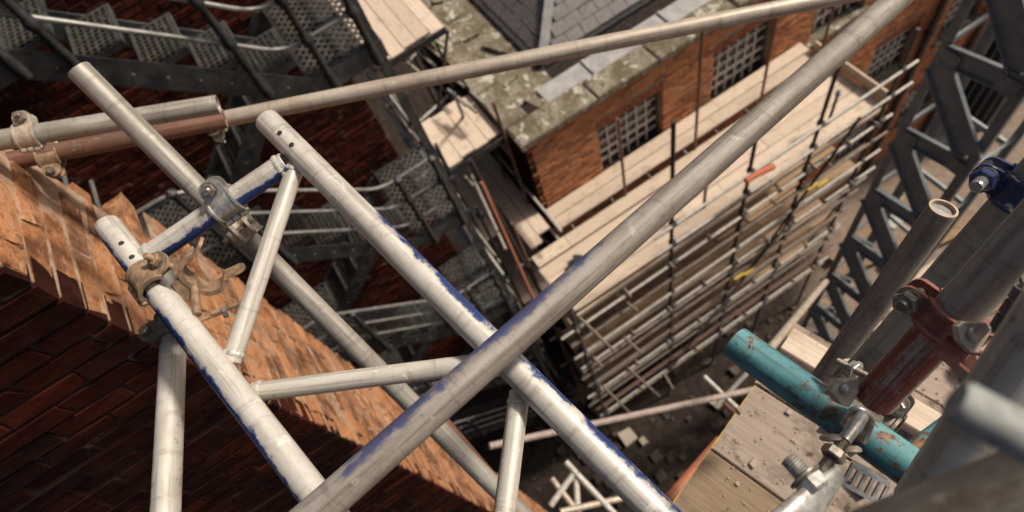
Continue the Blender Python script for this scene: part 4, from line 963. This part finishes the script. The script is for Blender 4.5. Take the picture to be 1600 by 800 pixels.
arc_band(math.radians(30), math.radians(330), RT+.0005, RT+.005, .04).build('band', M_cast, cd, frame(on((1325, 606), 1.0, (1660, 235), .70, .03), axis(*T9), imgdir(-.7, -.5)))
# lower bolt and silver wing
lw = thing('coupler', 'silver wing ended clamp with big threaded bolt at the bottom edge', 'clamp', tuple(Pd(1270, 750, .6)))
bx = axis((1232, 720), .62, (1275, 765), .60); thread(lw, frame(Pd(1230, 716, .62), bx), .034, .0088, pitch=.0028, mat=M_castgrey); nut(lw, frame(Pd(1259, 748, .61), bx), .016, .015, M_castgrey); washer(lw, frame(Pd(1256, 743, .61), bx), .017)
# wing: tapered rounded blade
mb = MB(); A, B = Pd(1312, 738, .62), Pd(1225, 830, .58); M = frame(A, B-A, -FWD); L = (B-A).length; pr = []
for k in range(13):
    f = k/12; pr.append((max(.0001, .021*math.sin(math.pi*min(1, f*.5+.06))**.6), L*1.5*f))
mb.lathe(pr, 20); mb.v = [(x*.45, y, z) for x, y, z in mb.v]; mb.build('wing', M_castgrey, lw, M)
# slotted clip
mb = MB(); M = frame(Pd(1322, 740, .74), imgdir(.85, .45), -FWD)
mb.box((0, -.012, .025), (.003, .005, .05), M); mb.box((0, .012, .025), (.003, .005, .05), M)
for k in range(6): mb.box((0, 0, .002+k*.0095), (.003, .0195, .004), M)
mb.box((-.012, -.016, .025), (.02, .003, .05), M)
o = mb.build('slotted_clip', M_castgrey, None); tag(o, 'small slotted steel clip on the boards under the teal tube', 'clip')
# heavy bracket between
mb = MB(); mb.box(Pz(1345, 760, zb+.03), (.05, .03, .02)); mb.box(Pz(1360, 745, zb+.03), (.03, .05, .018)); o = mb.build('wood_scrap', M_board_near2, None); tag(o, 'splintered wood scrap beside the slotted clip', 'scrap')
# dark coupling under the teal tube right
coupler('dark clamp under the right end of the teal tube', Pd(1378, 668, .90), ax7, imgdir(.5, -.7)-FWD*.5, M_bolt, r_=.0272, wd=.03)
# blurred bolt close to the lens
bb_ = thing('bolt', 'large out of focus bolt close to the lens on the right', 'bolt', tuple(Pd(1560, 660, .27)))
bx = axis((1488, 622), .26, (1660, 715), .25)
MB().lathe([(.0001, 0), (.008, 0), (.0098, .003), (.0098, .07), (.0001, .072)], 24).build('shank', M_dull, bb_, frame(Pd(1492, 625, .262), bx)); nut(bb_, frame(Pd(1640, 705, .25), bx), .014, .012)
# pinkish thing behind the pale tube
mb = MB(); p = Pz(1528, 570, zb+.03); mb.lathe([(.0001, 0), (.03, 0), (.032, .02), (.026, .06), (.0001, .07)], 18, Matrix.Translation(p)); o = mb.build('plaster_lump', M_cone, None); tag(o, 'small pinkish lump on the boards behind the red clamp', 'lump')
print('objects', len(bpy.data.objects))
